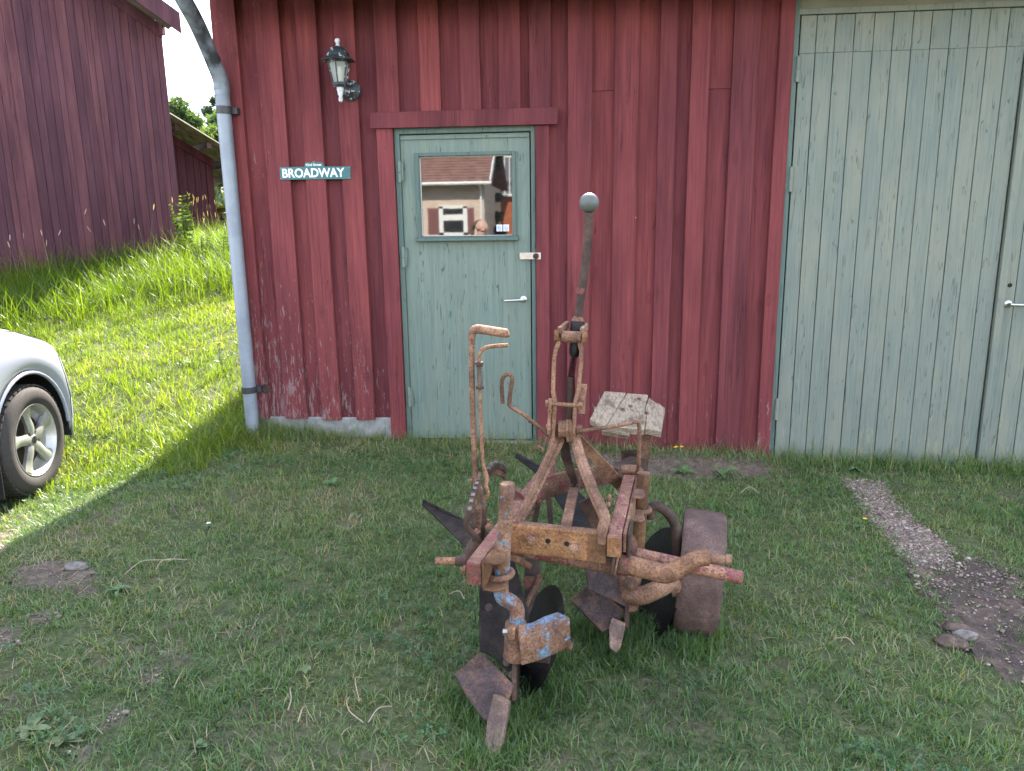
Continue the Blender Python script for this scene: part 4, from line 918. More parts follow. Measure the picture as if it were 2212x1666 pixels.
for x in (2276, 2300): part(MB().sweep([A(x, 1885, -2.20), A(x, 1945, -2.22)], .010, .03, up=(0, 1, 0)), 'fork_ear', 'rust_dark', bevel=.002)
part(MB().sweep([A(2290, 1935, -2.20), A(2272, 2020, -2.40), A(2252, 2112, -2.62)], [.036, .034, .034], .012), 'centre_bar', 'rust', bevel=.002)
part(MB().tube([A(2318, 1650, -2.30), A(2322, 1580, -2.28), A(2327, 1530, -2.27), A(2340, 1555, -2.27)][:3], [.011, .0115, .0115], 10), 'stub_rod', 'rust', smooth=True)
# rear diagonal frame member (thick flat)
part(MB().sweep([A(2010, 2100, -2.42), A(2140, 1965, -2.28), A(2165, 1945, -2.23), A(2280, 1912, -2.12), A(2440, 1888, -2.02)], .016, [.078, .082, .085, .082, .072]), 'rear_cross_member', 'rust_red', bevel=.003)
part(MB().sweep([A(2440, 1888, -2.02), A(2530, 1845, -1.84), A(2560, 1850, -1.72)], .05, .05), 'rear_extension', 'rust_dark', bevel=.004)
part(MB().tube([A(2072, 1990, -2.40), A(2086, 1978, -2.39)], .040, 20), 'pivot_plate', 'rust_pink', bevel=.002)
# --- hook rods
part(MB().tube([A(2188, 1738, -2.42), A(2150, 1704, -2.44), A(2090, 1655, -2.46), A(2035, 1620, -2.47), A(2030, 1600, -2.47), A(2034, 1560, -2.47), A(2041, 1510, -2.47), A(2032, 1494, -2.47), A(2018, 1492, -2.47), A(2004, 1506, -2.47), A(1999, 1540, -2.47), A(2003, 1608, -2.47)], .0068, 10, 4), 'hook_rod', 'rust', smooth=True)
part(MB().tube([A(2118, 1683, -2.45), A(2108, 1680, -2.455)], .0045, 8), 'hook_stub', 'rust_dark', smooth=True)
part(MB().tube([A(2318, 1718, -2.41), A(2400, 1706, -2.38), A(2480, 1692, -2.33), A(2533, 1681, -2.30), A(2545, 1690, -2.29), A(2547, 1730, -2.28), A(2546, 1800, -2.26), A(2542, 1868, -2.20), A(2528, 1884, -2.16)], .0070, 10, 4), 'guard_rod', 'rust', smooth=True)
# --- hand lever at left
hl = part(MB().sweep([A(1880, 1345, -2.56), A(1879, 1480, -2.56), A(1883, 1640, -2.565), A(1890, 1800, -2.57), A(1897, 1935, -2.58), A(1895, 2010, -2.60)], [.0165, .0165, .0165, .017, .018, .016], .013, up=(.35, 1, 0)), 'hand_lever', 'rust', bevel=.003)
part(MB().tube([A(1880, 1352, -2.56), A(1882, 1325, -2.56), A(1898, 1312, -2.56), A(1925, 1314, -2.56), A(1970, 1321, -2.56), A(2012, 1327, -2.56), A(2024, 1327, -2.56), A(2028, 1326, -2.56)], [.011, .0125, .0135, .0135, .0135, .0135, .0125, .009], 12, 4, squash=1.05), 'grip', 'rust_light', hl, smooth=True)
part(MB().tube([A(2024, 1376, -2.565), A(1975, 1379, -2.565), A(1935, 1386, -2.565), A(1916, 1402, -2.565), A(1909, 1430, -2.565), A(1911, 1540, -2.57), A(1916, 1680, -2.575), A(1921, 1800, -2.58), A(1930, 1870, -2.59), A(1940, 1905, -2.59), A(1935, 1935, -2.60), A(1943, 1965, -2.61), A(1935, 1985, -2.61), A(1928, 1980, -2.61)], [.0062] * 5 + [.0060] * 3 + [.0070, .0075, .0075, .0075, .0075, .007], 10, 4), 'trigger_rod', 'rust', hl, smooth=True)
pts = [A(1911 + 1.5 * (k / 90), 1455 + k, -2.567) + Vector((.0085 * math.cos(k * .95), .0085 * math.sin(k * .95), 0)) for k in np.arange(0, 88, 1.3)]
part(MB().tube(pts, .0016, 6), 'spring', 'spring_steel', hl, smooth=True)
for y, r in ((1447, .0125), (1456, .0105), (1545, .0125)): part(MB().tube([A(1910 + (y - 1447) * .02, y - 5, -2.567), A(1910 + (y - 1447) * .02, y + 5, -2.567)], r, 12), 'spring_seat', 'rust_dark', hl, smooth=True)
part(MB().box(tuple(A(1884, 1452, -2.565)), tuple(A(1905, 1444, -2.555))), 'spring_lug', 'rust_dark', hl)
# toothed quadrant: near half and far half, teeth as separate blocks
def quadrant(pts, w, nt, name):
    pts = [Vector(p) for p in pts]; q = []
    mb = MB(); mb.sweep(pts, w, .020); o = part(mb, name, 'rust_dark', bevel=.002); teeth = MB()
    L = [0]
    for a, b in zip(pts, pts[1:]): L.append(L[-1] + (b - a).length)
    for k in range(nt):
        s = L[-1] * (k + .5) / nt; i = max(j for j in range(len(pts) - 1) if L[j] <= s); u = (s - L[i]) / (L[i + 1] - L[i]); p = pts[i].lerp(pts[i + 1], u); d = (pts[i + 1] - pts[i]).normalized()
        up = d.cross(Vector((1, 0, 0))).normalized(); up = up if up.z > 0 else -up
        part(MB().sweep([p + up * .011 - d * L[-1] / nt * .27, p + up * .011 + d * L[-1] / nt * .27], w * .95, .009), 'tooth', 'spring_steel', o, bevel=.001)
quadrant([A(1872, 2045, -2.72), A(1879, 2010, -2.705), A(1890, 1970, -2.68), A(1902, 1938, -2.65), A(1910, 1918, -2.62)], .013, 6, 'quadrant')
quadrant([A(1944, 1885, -2.50), A(1960, 1862, -2.45), A(1978, 1856, -2.40), A(1998, 1862, -2.35), A(2010, 1878, -2.31)], .016, 9, 'quadrant')
part(MB().sweep([A(1930, 1920, -2.52), A(1950, 1888, -2.47), A(1975, 1876, -2.40), A(2000, 1885, -2.34), A(2012, 1900, -2.31)], .010, .024), 'quadrant_web', 'rust', bevel=.002)
part(MB().tube([A(1870, 2038, -2.72), A(1860, 2070, -2.72), A(1860, 2095, -2.715), A(1880, 2125, -2.70), A(1905, 2150, -2.69), A(1912, 2175, -2.68)], .0095, 10, 4), 'stop_bar', 'rust_dark', smooth=True)
part(MB().sweep([A(1885, 2035, -2.66), A(1888, 2090, -2.66), A(1890, 2150, -2.64)], .012, .022, up=(0, 1, 0)), 'lever_bracket', 'rust_dark', bevel=.002)
part(MB().sweep([A(1928, 2020, -2.58), A(1926, 2090, -2.58), A(1918, 2160, -2.58)], .014, .05, up=(0, 1, 0)), 'lever_bracket', 'rust_dark', bevel=.002)
part(MB().sweep([A(1908, 2015, -2.62), A(1908, 2095, -2.62), A(1904, 2170, -2.60)], .016, .05, up=(0, 1, 0)), 'lever_bracket', 'rust', bevel=.002)
part(MB().sweep([A(1900, 1910, -2.60), A(1915, 1950, -2.62), A(1925, 2005, -2.62)], .012, .016, up=(0, 1, 0)), 'pawl', 'rust', bevel=.003)
part(MB().sweep([A(1912, 1880, -2.59), A(1906, 1925, -2.61), A(1918, 1965, -2.63), A(1922, 2010, -2.63)], .010, .014, up=(0, 1, 0)), 'pawl', 'rust_dark', bevel=.003)
bolts('bolt', [(A(1880, 1915, -2.60), -X, .008), (A(1900, 2125, -2.68), Z_, .012), (A(1945, 2090, -2.55), Z_, .014), (A(1948, 2100, -2.62), Vector((0, -1, .3)), .012)], 'rust_light')
part(MB().box(tuple(A(1940, 2108, -2.56)), tuple(A(1966, 2088, -2.52))), 'lever_block', 'rust', bevel=.003)

# --- plough bodies
def smooth_curve(P, n):
    out = []; m = len(P)
    for i in range(n):
        s = i / (n - 1) * (m - 1); k = min(int(s), m - 2); u = s - k; g = lambda j: P[max(0, min(m - 1, j))]
        p0, p1, p2, p3 = g(k - 1), g(k), g(k + 1), g(k + 2)
        out.append(.5 * ((2 * p1) + (-p0 + p2) * u + (2 * p0 - 5 * p1 + 4 * p2 - p3) * u * u + (-p0 + 3 * p1 - 3 * p2 + p3) * u ** 3))
    return out
def mould(outer, inner, mat, name='mouldboard', belly=.02):
    o = smooth_curve(outer, 16); i_ = smooth_curve(inner, 16); rows = []
    for a, b in zip(o, i_):
        rows.append([a.lerp(b, u) + Vector((.0, belly * math.sin(math.pi * u), 0)) for u in np.linspace(0, 1, 8)])
    return part(MB().grid(rows, .008), name, mat, smooth=True)
# front body
mould([A(1915, 2592, -2.80), A(1913, 2470, -2.74), A(1914, 2350, -2.66), A(1902, 2250, -2.55), A(1860, 2185, -2.42), A(1765, 2090, -2.22), A(1682, 2006, -2.08)],
      [A(2046, 2700, -2.84), A(2108, 2480, -2.70), A(2085, 2370, -2.62), A(2052, 2250, -2.54), A(1990, 2150, -2.44), A(1870, 2085, -2.26), A(1684, 2001, -2.06)], 'mould_steel')
sh = [A(1913, 2596, -2.80), A(1808, 2686, -2.80), A(1862, 2780, -2.86), A(1927, 2868, -2.92), A(1985, 2890, -2.94), A(2049, 2730, -2.87), A(1968, 2650, -2.82)]
part(MB().prism(sh, (.0, .012, -.012)), 'share', 'share_steel', bevel=.003)
pt_ = [A(1965, 2765, -2.905), A(1940, 2868, -2.945), A(1930, 2968, -2.99), A(1968, 3020, -3.005), A(1978, 3018, -3.005), A(2002, 2955, -2.98), A(2031, 2790, -2.91), A(1990, 2768, -2.905)]
part(MB().prism(pt_, (.004, .014, -.014)), 'share_point', 'worn_share', bevel=.003)
part(MB().sweep([A(2048, 2720, -2.86), A(2060, 2690, -2.70), A(2075, 2640, -2.40)], .014, [.10, .12, .10]), 'landside', 'rust_dark', bevel=.003)
for px, py, Y in ((2018, 2640, -2.815), (2040, 2690, -2.84), (1948, 2420, -2.72)): part(MB().lathe([(0, .003), (.010, .003), (.012, 0)], A(px, py, Y), (0, -1, .4), 14), 'bolt', 'soil_steel')
st1 = part(MB().sweep([A(2120, 2225, -2.50), A(2122, 2300, -2.52), A(2115, 2360, -2.56), A(2090, 2450, -2.62)], [.050, .050, .042, .030], .018, up=(0, 1, .1)), 'standard', 'soil_steel', bevel=.003)
part(MB().sweep([A(2112, 2295, -2.545), A(2112, 2325, -2.55), A(2105, 2358, -2.565)], [.042, .046, .022], .006, up=(0, 1, .1)), 'paint_patch', 'rust_red', st1)
part(MB().tube([A(2150, 2290, -2.55), A(2140, 2330, -2.56), A(2115, 2375, -2.59), A(2095, 2420, -2.62)], [.010, .011, .011, .009], 10, 4), 'standard_rib', 'rust', st1, smooth=True)
part(MB().tube([A(2020, 2210, -2.57), A(2060, 2230, -2.55), A(2110, 2258, -2.52)], .012, 10), 'stay_bar', 'rust', smooth=True)
# rear body
mould([A(2345, 2330, -2.36), A(2335, 2260, -2.30), A(2320, 2190, -2.22), A(2280, 2100, -2.10), A(2225, 2000, -1.95), A(2140, 1885, -1.78), A(2052, 1818, -1.66)],
      [A(2495, 2440, -2.42), A(2500, 2300, -2.32), A(2470, 2160, -2.20), A(2420, 2060, -2.08), A(2340, 1990, -1.96), A(2230, 1905, -1.80), A(2056, 1812, -1.64)], 'black_disc')
sh = [A(2345, 2332, -2.36), A(2272, 2388, -2.34), A(2330, 2450, -2.38), A(2400, 2520, -2.42), A(2440, 2500, -2.43), A(2497, 2430, -2.40), A(2440, 2360, -2.37)]
part(MB().prism(sh, (0, .012, -.012)), 'share', 'share_steel', bevel=.003)
part(MB().prism([A(2438, 2460, -2.43), A(2425, 2500, -2.45), A(2428, 2580, -2.50), A(2452, 2602, -2.51), A(2470, 2575, -2.50), A(2492, 2482, -2.44)], (.004, .014, -.014)), 'share_point', 'worn_share', bevel=.003)
part(MB().sweep([A(2497, 2440, -2.42), A(2505, 2440, -2.20), A(2510, 2400, -1.95)], .014, .10), 'landside', 'rust_dark', bevel=.003)
part(MB().prism([A(2345, 2345, -2.395), A(2335, 2270, -2.345), A(2460, 2255, -2.345), A(2500, 2420, -2.41)], (0, .008, 0)), 'mould_shin', 'share_steel')
part(MB().sweep([A(2330, 1990, -2.16), A(2400, 2120, -2.16), A(2440, 2260, -2.22)], .055, .018, up=(0, 1, .1)), 'standard', 'rust_dark', bevel=.003)
for a, b in (((2150, 1985, -2.26), (2130, 2080, -2.30)), ((2185, 1970, -2.22), (2195, 2090, -2.26))):
    part(MB().sweep([A(*a), A(*b)], .018, .02, up=(0, 1, 0)), 'standard_bracket', 'rust_dark', bevel=.002)
bolts('bolt', [(A(2148, 2000, -2.30), Vector((.3, -1, 0)), .010), (A(2112, 2045, -2.36), Vector((.3, -1, 0)), .010), (A(2108, 2065, -2.37), Z_, .010)], 'rust')

# --- wooden seat on its post
st = MB().sweep([A(2575, 1735, -1.76), A(2570, 1800, -1.75), A(2558, 1880, -1.74), A(2550, 1960, -1.72)], [.045, .042, .036, .05], .012, up=(0, 1, .1))
part(st, 'seat_post', 'rust', bevel=.002)
part(MB().prism([A(2475, 1800, -1.74), A(2572, 1795, -1.74), A(2578, 1852, -1.72), A(2480, 1880, -1.70)], (0, .05, -.01)), 'seat_foot', 'rust_dark', bevel=.004)
seat = part(MB().sweep([A(2400, 1720, -1.80), A(2507, 1738, -1.80)], .03, .02), 'seat_batten', 'seat_wood', bevel=.002)
def C7(x, y): return (2250 + x * .36025, 1500 + y * .36025)
def plank(pts, name):
    top = [A(*C7(x, y), Yv) for x, y, Yv in pts]
    o = part(MB().prism(top, (0, .006, -.026)), name, 'seat_wood', seat, bevel=.004); return o
YB_, YF_ = -1.60, -1.86
plank([(440, 160, YB_), (677, 178, YB_), (640, 270, -1.655), (570, 395, -1.74), (455, 552, YF_ + .005), (275, 472, YF_ + .02)], 'plank')
plank([(690, 185, YB_), (860, 198, YB_), (866, 192, YB_ + .003), (922, 206, YB_), (885, 360, -1.70), (908, 420, -1.745), (880, 590, YF_), (463, 553, YF_)], 'plank')
plank([(932, 234, YB_ - .01), (1025, 302, -1.63), (1032, 292, -1.63), (1110, 348, -1.66), (1108, 372, -1.68), (1065, 612, YF_ + .01), (890, 575, YF_ + .01), (912, 420, -1.745), (892, 350, -1.70)], 'plank')
part(MB().prism([A(*C7(330, 520), -1.85), A(*C7(720, 640), -1.86), A(*C7(718, 668), -1.86), A(*C7(410, 612), -1.85)], (0, .22, .02)), 'under_plank', 'seat_wood', seat, bevel=.003)
for x, y, Yv in ((640, 365, -1.74), (905, 405, -1.74), (820, 248, -1.65), (730, 330, -1.70)):
    part(MB().lathe([(0, .0025), (.008, .002), (.009, 0)], A(*C7(x, y), Yv) + Vector((0, 0, .001)), (0, -.2, 1), 10), 'nail_head', 'rust_dark', seat)
# ------------------------------------------------------------------ parked car at left (nose pointing away, up the slope)
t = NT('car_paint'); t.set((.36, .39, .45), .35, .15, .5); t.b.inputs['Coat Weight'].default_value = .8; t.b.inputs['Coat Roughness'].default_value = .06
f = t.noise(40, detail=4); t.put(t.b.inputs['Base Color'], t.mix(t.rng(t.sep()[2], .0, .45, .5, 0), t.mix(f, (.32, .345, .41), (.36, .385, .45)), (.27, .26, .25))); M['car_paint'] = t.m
plain('car_black', (.018, .018, .019), .6, 0, .4); t = NT('tyre_rubber'); f = t.noise(60, detail=5); M['tyre_rubber'] = t.set(t.mix(f, (.035, .031, .029), (.085, .075, .068)), .85, 0, .3)
plain('alloy', (.50, .49, .46), .38, .55, .5, .15, 30); plain('brake', (.10, .085, .075), .6, .5)
t = NT('headlight_lens'); t.set((.42, .43, .34), .08, 0, .6); t.b.inputs['Coat Weight'].default_value = 1; M['headlight_lens'] = t.m
hv = Vector((-.16, .987, 0)).normalized(); lv = Vector((-hv.y, hv.x, 0))   # forward, left
wcw = atd(78, 1772, 4.36); GZ = gz(wcw.x, wcw.y); RW = .325
car = thing('parked_car', (wcw.x, wcw.y, GZ), 'silver-blue parked car at the left edge, front wheel and fender in sun', 'car')
TR = .76                                                          # half track
def cw(x, y, z): v = wcw + hv * x + lv * (y + TR); return Vector((v.x, v.y, GZ + z))
# x: along the car from the front axle (+ = nose); y: from centre line, right side negative; z up
def half_w(x): return .875 * (1 - .50 * sstep(.34, .76, x) ** 2.0) * (1 - .10 * sstep(-2.6, -3.5, x))
def hood_z(x): return float(np.interp(x, [-3.5, -3.3, -1.2, -.75, -.3, .10, .38, .56, .68, .76], [.82, 1.0, 1.07, 1.09, 1.055, .985, .895, .79, .66, .51]))
def low_z(x):
    z = .22 + .05 * sstep(.5, .76, x)
    for wx in (0, -2.62):
        d = abs(x - wx)
        if d < .385: z = max(z, RW + .02 + math.sqrt(max(0, .385 ** 2 - d * d)) * .99)
    return z
xs = sorted(set([round(v, 3) for v in np.concatenate([np.linspace(-3.5, -3.05, 6), np.linspace(-3.03, -2.2, 22), np.linspace(-2.2, -.42, 12), np.linspace(-.40, .40, 33), np.linspace(.41, .76, 16)])]))
def section(x, side):
    w = half_w(x); zl = low_z(x); zh = hood_z(x); sh = zh - .115
    zs = [zl, zl + (sh - zl) * .25, zl + (sh - zl) * .5, zl + (sh - zl) * .75, sh]
    bul = [.975, .992, 1.0, .985, .955]
    pts = [(w * b, z) for b, z in zip(bul, zs)]
    pts += [(w * .925, sh + .055), (w * .87, zh - .030), (w * .80, zh - .012), (w * .5, zh + .012), (0, zh + .025)]
    return [cw(x, -y if side > 0 else y, z) for y, z in pts]
for side in (1, -1):
    secs = [section(x, side) for x in xs]
    groups = {'fender': MB(), 'bumper': MB(), 'bonnet': MB(), 'headlight': MB(), 'door_skin': MB()}
    for i in range(len(xs) - 1):
        xm = (xs[i] + xs[i + 1]) / 2
        for j in range(9):
            q = [secs[i][j], secs[i + 1][j], secs[i + 1][j + 1], secs[i][j + 1]]
            if j >= 6: g_ = 'bonnet'
            elif xm > .40 and j in (4, 5) and xm < .66: g_ = 'headlight'
            elif xm > .43 - .012 * (j - 1): g_ = 'bumper'
            elif xm < -.62: g_ = 'door_skin'
            else: g_ = 'fender'
            groups[g_].add(q, [(0, 1, 2, 3)])
    for nm, mb in groups.items():
        if mb.v:
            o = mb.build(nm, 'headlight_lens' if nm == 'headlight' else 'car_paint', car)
            bm = bmesh.new(); bm.from_mesh(o.data); bmesh.ops.remove_doubles(bm, verts=bm.verts, dist=.0005); bmesh.ops.recalc_face_normals(bm, faces=bm.faces)
            bm.to_mesh(o.data); bm.free(); o.data.polygons.foreach_set('use_smooth', [True] * len(o.data.polygons))
            so_ = o.modifiers.new('shell', 'SOLIDIFY'); so_.thickness = .012; so_.offset = -1
    sg = -1 if side > 0 else 1
    # arch lips and seams
    i0, i1 = [k for k, v in enumerate(xs) if v > -.95][0], [k for k, v in enumerate(xs) if v > .52][0]
    MB().tube([secs[k][6] for k in range(i0, i1)], .004, 5).build('shut_line', 'car_black', car)
    i2 = [k for k, v in enumerate(xs) if v > .405][0]
    MB().tube([secs[i2][k] for k in (1, 2, 3, 4)], .003, 5).build('shut_line', 'car_black', car)
    i3 = [k for k, v in enumerate(xs) if v > -.62][0]
    MB().tube([secs[i3][k] for k in range(0, 6)], .004, 5).build('shut_line', 'car_black', car)
    for wx in (0, -2.62):
        arc = [cw(wx + .378 * math.cos(a), sg * half_w(wx) * .978, RW + .02 + .378 * math.sin(a)) for a in np.linspace(.0, math.pi, 24)]
        MB().tube(arc, .011, 8).build('arch_lip', 'car_paint', car, smooth=True)
        liner = []
        for a in np.linspace(-.25, math.pi + .25, 20): liner.append([cw(wx + .40 * math.cos(a), sg * y, RW + .02 + .40 * math.sin(a)) for y in (.86, .5)])
        MB().grid(liner).build('arch_liner', 'car_black', car, recalc=False)
        MB().add([cw(wx - .45, sg * .5, .15), cw(wx + .45, sg * .5, .15), cw(wx + .45, sg * .5, .9), cw(wx - .45, sg * .5, .9)], [(0, 1, 2, 3)]).build('arch_liner', 'car_black', car)
    MB().prism([cw(-.385, sg * .78, .10), cw(-.39, sg * .87, .10), cw(-.385, sg * .87, .42), cw(-.38, sg * .78, .42)], tuple(hv * .006)).build('mud_flap', 'car_black', car)
# cabin, bumper front, underside
cab = [(-1.0, 1.0, .80), (-1.55, 1.42, .66), (-2.1, 1.47, .66), (-3.0, 1.40, .64), (-3.45, .95, .76)]
gl = MB(); vs = []
for x, z, w in cab: vs += [cw(x, -w, z), cw(x, w, z)]
gl.add(vs, [(2 * i, 2 * i + 1, 2 * i + 3, 2 * i + 2) for i in range(4)]); gl.build('roof_panel', 'car_paint', car, smooth=True)
for s in (-1, 1): MB().add([cw(x, s * w, z) for x, z, w in cab] + [cw(-3.45, s * .80, .93), cw(-1.0, s * .84, .98)], [(0, 1, 2, 3, 4, 5, 6)]).build('side_window', 'window_glass', car)
MB().add([cw(.765, -.42, .26), cw(.765, .42, .26), cw(.76, .42, .58), cw(.76, -.42, .58)], [(0, 1, 2, 3)]).build('grille', 'car_black', car)
MB().add([cw(-3.4, -.8, .25), cw(.7, -.5, .25), cw(.7, .5, .25), cw(-3.4, .8, .25)], [(0, 1, 2, 3)]).build('underside', 'car_black', car)
MB().add([cw(-3.5, -.78, .3), cw(-3.5, .78, .3), cw(-3.48, .74, .96), cw(-3.48, -.74, .96)], [(0, 1, 2, 3)]).build('tailgate', 'car_paint', car)
for wx in (0, -2.62):
    for s in (-1, 1):
        o_ = cw(wx, s * TR, RW); ax = lv * s; hwid = .105
        prof = [(.208, -hwid), (.27, -hwid * 1.02), (.308, -hwid * .9), (.322, -hwid * .62), (.325, 0), (.322, hwid * .62), (.308, hwid * .9), (.285, hwid * 1.04), (.25, hwid * 1.06), (.222, hwid * .98), (.208, hwid * .86)]
        wh = MB().lathe(prof, o_, ax, 44, False).build('wheel', 'tyre_rubber', car, smooth=50)
        tr = MB()
        for k in range(44):
            a = 2 * math.pi * k / 44; a0 = ax.orthogonal().normalized(); b0 = ax.cross(a0); r = a0 * math.cos(a) + b0 * math.sin(a); tg = ax.cross(r)
            for off in (-.070, -.025, .025, .070): tr.sweep([o_ + r * .3235 + ax * (off - .018), o_ + r * .3235 + ax * (off + .018)], .030, .010, up=tuple(r))
        tr.build('tread', 'tyre_rubber', wh)
        MB().lathe([(.150, hwid * .35), (.185, hwid * .50), (.200, hwid * .80), (.210, hwid * .98), (.214, hwid * .98), (.214, hwid * .85), (.195, hwid * .2), (.190, -hwid)], o_, ax, 40, False).build('rim', 'alloy', wh, smooth=40)
        MB().lathe([(0, -.03), (.15, -.03), (.15, .0), (0, .0)], o_, ax, 28).build('brake_disc', 'brake', wh)
        MB().lathe([(0, -.06), (.19, -.06), (.19, -.055), (0, -.055)], o_, ax, 24).build('wheel_back', 'car_black', wh)
        up0 = Vector((0, 0, 1)); fw0 = hv
        for k in range(5):
            a = 2 * math.pi * k / 5 + .35; r = (up0 * math.sin(a) + fw0 * math.cos(a)); tg = (up0 * math.cos(a) - fw0 * math.sin(a))
            P = lambda rad, tt, h: o_ + r * rad + tg * tt + ax * h
            pts0 = [P(.02, .036, .074), P(.075, .034, .082), (P(.14, .046, .078)), P(.198, .078, .086)]; pts1 = [P(.02, -.036, .074), P(.075, -.030, .082), P(.14, -.018, .078), P(.198, -.022, .086)]
            rows = [[a_.lerp(b_, u) + ax * (.010 * math.sin(math.pi * u)) for u in (0, .25, .5, .75, 1)] for a_, b_ in zip(smooth_curve(pts0, 8), smooth_curve(pts1, 8))]
            MB().grid(rows, -.028 if s > 0 else .028).build('spoke', 'alloy', wh, smooth=50)
            q = o_ + (up0 * math.sin(a + .63) + fw0 * math.cos(a + .63)) * .052 + ax * .077; MB().lathe([(0, .0), (.0105, .0), (.0105, .007), (0, .007)], q, ax, 6).build('wheel_nut', 'brake', wh)
        MB().lathe([(0, .088), (.028, .087), (.033, .082), (.034, .065)], o_, ax, 24).build('hub_cap', 'alloy', wh, smooth=True)
        e = MB(); e.lathe([(.019, .0885), (.023, .0885), (.023, .0898), (.019, .0898)], o_, ax, 24); e.tube([o_ + ax * .0885 + up0 * .014, o_ + ax * .089 - up0 * .014], .003, 6); e.tube([o_ + ax * .0885 + up0 * .004 - fw0 * .008, o_ + ax * .0885 + up0 * .010 + fw0 * .008], .0025, 6); e.build('emblem', 'car_black', wh)

# ------------------------------------------------------------------ what stands behind the camera (seen in the door pane)
def mir(px, py, Yv): v = at(px, py, Yv); return Vector((v.x, -Yv, v.z))
def C3(x, y): return (1450 + x * .48, 400 + y * .48)
YH = 28.0
house = thing('brick_house', (mir(*C3(700, 1000), YH).x - 1, -YH - 3, -.1), 'cream brick house with brown tiled roof, mirrored in the door pane', 'house')
t = NT('cream_brick'); br = t.n('ShaderNodeTexBrick'); v = t.n('ShaderNodeCombineXYZ'); x, y, z = t.sep(); t.l(x, v.inputs[0]); t.l(z, v.inputs[1]); t.l(v.outputs[0], br.inputs['Vector'])
br.inputs['Scale'].default_value = 1; br.inputs['Brick Width'].default_value = .25; br.inputs['Row Height'].default_value = .077; br.inputs['Mortar Size'].default_value = .008
br.inputs['Color1'].default_value = (.62, .50, .40, 1); br.inputs['Color2'].default_value = (.52, .40, .32, 1); br.inputs['Mortar'].default_value = (.42, .38, .34, 1); M['cream_brick'] = t.set(br.outputs['Color'], .85)
plain('brown_tile', (.22, .12, .10), .8, var=.35, scale=3); plain('white_trim', (.72, .72, .70), .5); plain('shutter_red', (.20, .075, .070), .6); plain('orange_wood', (.34, .10, .04), .7, var=.3, scale=4); plain('slate_wall', (.10, .11, .13), .8)
cx_ = mir(*C3(1000, 1000), YH).x; eave = mir(*C3(700, 690), YH).z; zr = eave + 2.6
MB().box((cx_ - 9, -YH - 7, -.5), (cx_, -YH, eave + .05)).build('wall', 'cream_brick', house)
rf = MB().add([(cx_ - 9.3, -YH + .55, eave - .05), (cx_ + .35, -YH + .55, eave - .05), (cx_ + .35, -YH - 3.5, zr), (cx_ - 9.3, -YH - 3.5, zr), (cx_ + .35, -YH - 7.5, eave), (cx_ - 9.3, -YH - 7.5, eave)], [(0, 1, 2, 3), (3, 2, 4, 5)]).build('roof', 'brown_tile', house)
for k in range(20):
    u = k / 20; y = -YH + .55 - 4.05 * u; z = eave - .05 + (zr - eave + .05) * u + .02; MB().tube([(cx_ - 9.3, y, z), (cx_ + .3, y, z)], .05, 5).build('tile_row', 'brown_tile', rf)
MB().tube([(cx_ - 9.3, -YH + .62, eave - .04), (cx_ + .4, -YH + .62, eave - .04)], .07, 8).build('gutter', 'white_trim', rf)
MB().sweep([(cx_ + .35, -YH + .6, eave + .0), (cx_ + .35, -YH - 3.5, zr + .05)], .06, .24).build('bargeboard', 'white_trim', rf)
MB().tube([(cx_ - .12, -YH + .12, -.3), (cx_ - .12, -YH + .12, eave - .3), (cx_ - .12, -YH + .58, eave - .05)], .05, 8).build('downpipe', 'white_trim', house)
wl, wr_, wt_, wb2 = mir(*C3(640, 1000), YH).x, mir(*C3(845, 1000), YH).x, mir(*C3(740, 890), YH).z, mir(*C3(740, 1105), YH).z
win = MB().box((wl, -YH - .02, wb2), (wr_, -YH + .03, wt_)).build('window', 'window_glass', house)
for a, b in (((wl - .08, wb2 - .08), (wl + .10, wt_ + .05)), ((wr_ - .10, wb2 - .08), (wr_ + .08, wt_ + .05)), ((wl - .08, wt_ - .04), (wr_ + .08, wt_ + .08)), ((wl - .08, wb2 - .10), (wr_ + .08, wb2 + .04))):
    MB().box((a[0], -YH, a[1]), (b[0], -YH + .07, b[1])).build('frame', 'white_trim', win)
MB().box((wl + .1, -YH + .031, wt_ - .55), (wr_ - .1, -YH + .036, wt_ - .30)).build('curtain', 'white_trim', win)
for a, b in ((532, 628), (845, 915)):
    xa, xb = mir(*C3(a, 1000), YH).x, mir(*C3(b, 1000), YH).x; MB().box((xa, -YH, wb2), (xb, -YH + .05, wt_ - .02)).build('shutter', 'shutter_red', house)
    for k in range(16): z = wb2 + .03 + k * (wt_ - wb2 - .08) / 16; MB().box((xa + .05, -YH + .05, z), (xb - .05, -YH + .066, z + .035)).build('slat', 'shutter_red', house)
# timber house with balcony
Yt = 36.0; tx0 = mir(*C3(1120, 800), Yt).x; th_ = thing('timber_house', (tx0 + 2, -Yt - 2, -.1), 'orange timber house with railed balcony, mirrored at the right of the door pane', 'house')
zf = mir(*C3(1170, 800), Yt).z; MB().box((tx0, -Yt - 4, -.5), (tx0 + 6, -Yt, zf)).build('lower_wall', 'orange_wood', th_)
MB().box((tx0 - .2, -Yt - 4, zf + .001), (tx0 + 6, -Yt - 1.2, zf + 4.6)).build('upper_wall', 'slate_wall', th_); MB().box((tx0 - .3, -Yt - 1.2, zf + .002), (tx0 + 6, -Yt + .3, zf + .12)).build('balcony_floor', 'white_trim', th_)
for k in range(18): x = tx0 - .2 + k * .26; MB().box((x, -Yt + .2, zf + .12), (x + .05, -Yt + .25, zf + 2.0)).build('baluster', 'white_trim', th_)
MB().box((tx0 - .3, -Yt + .18, zf + 2.0), (tx0 + 6, -Yt + .28, zf + 2.12)).build('rail', 'white_trim', th_)
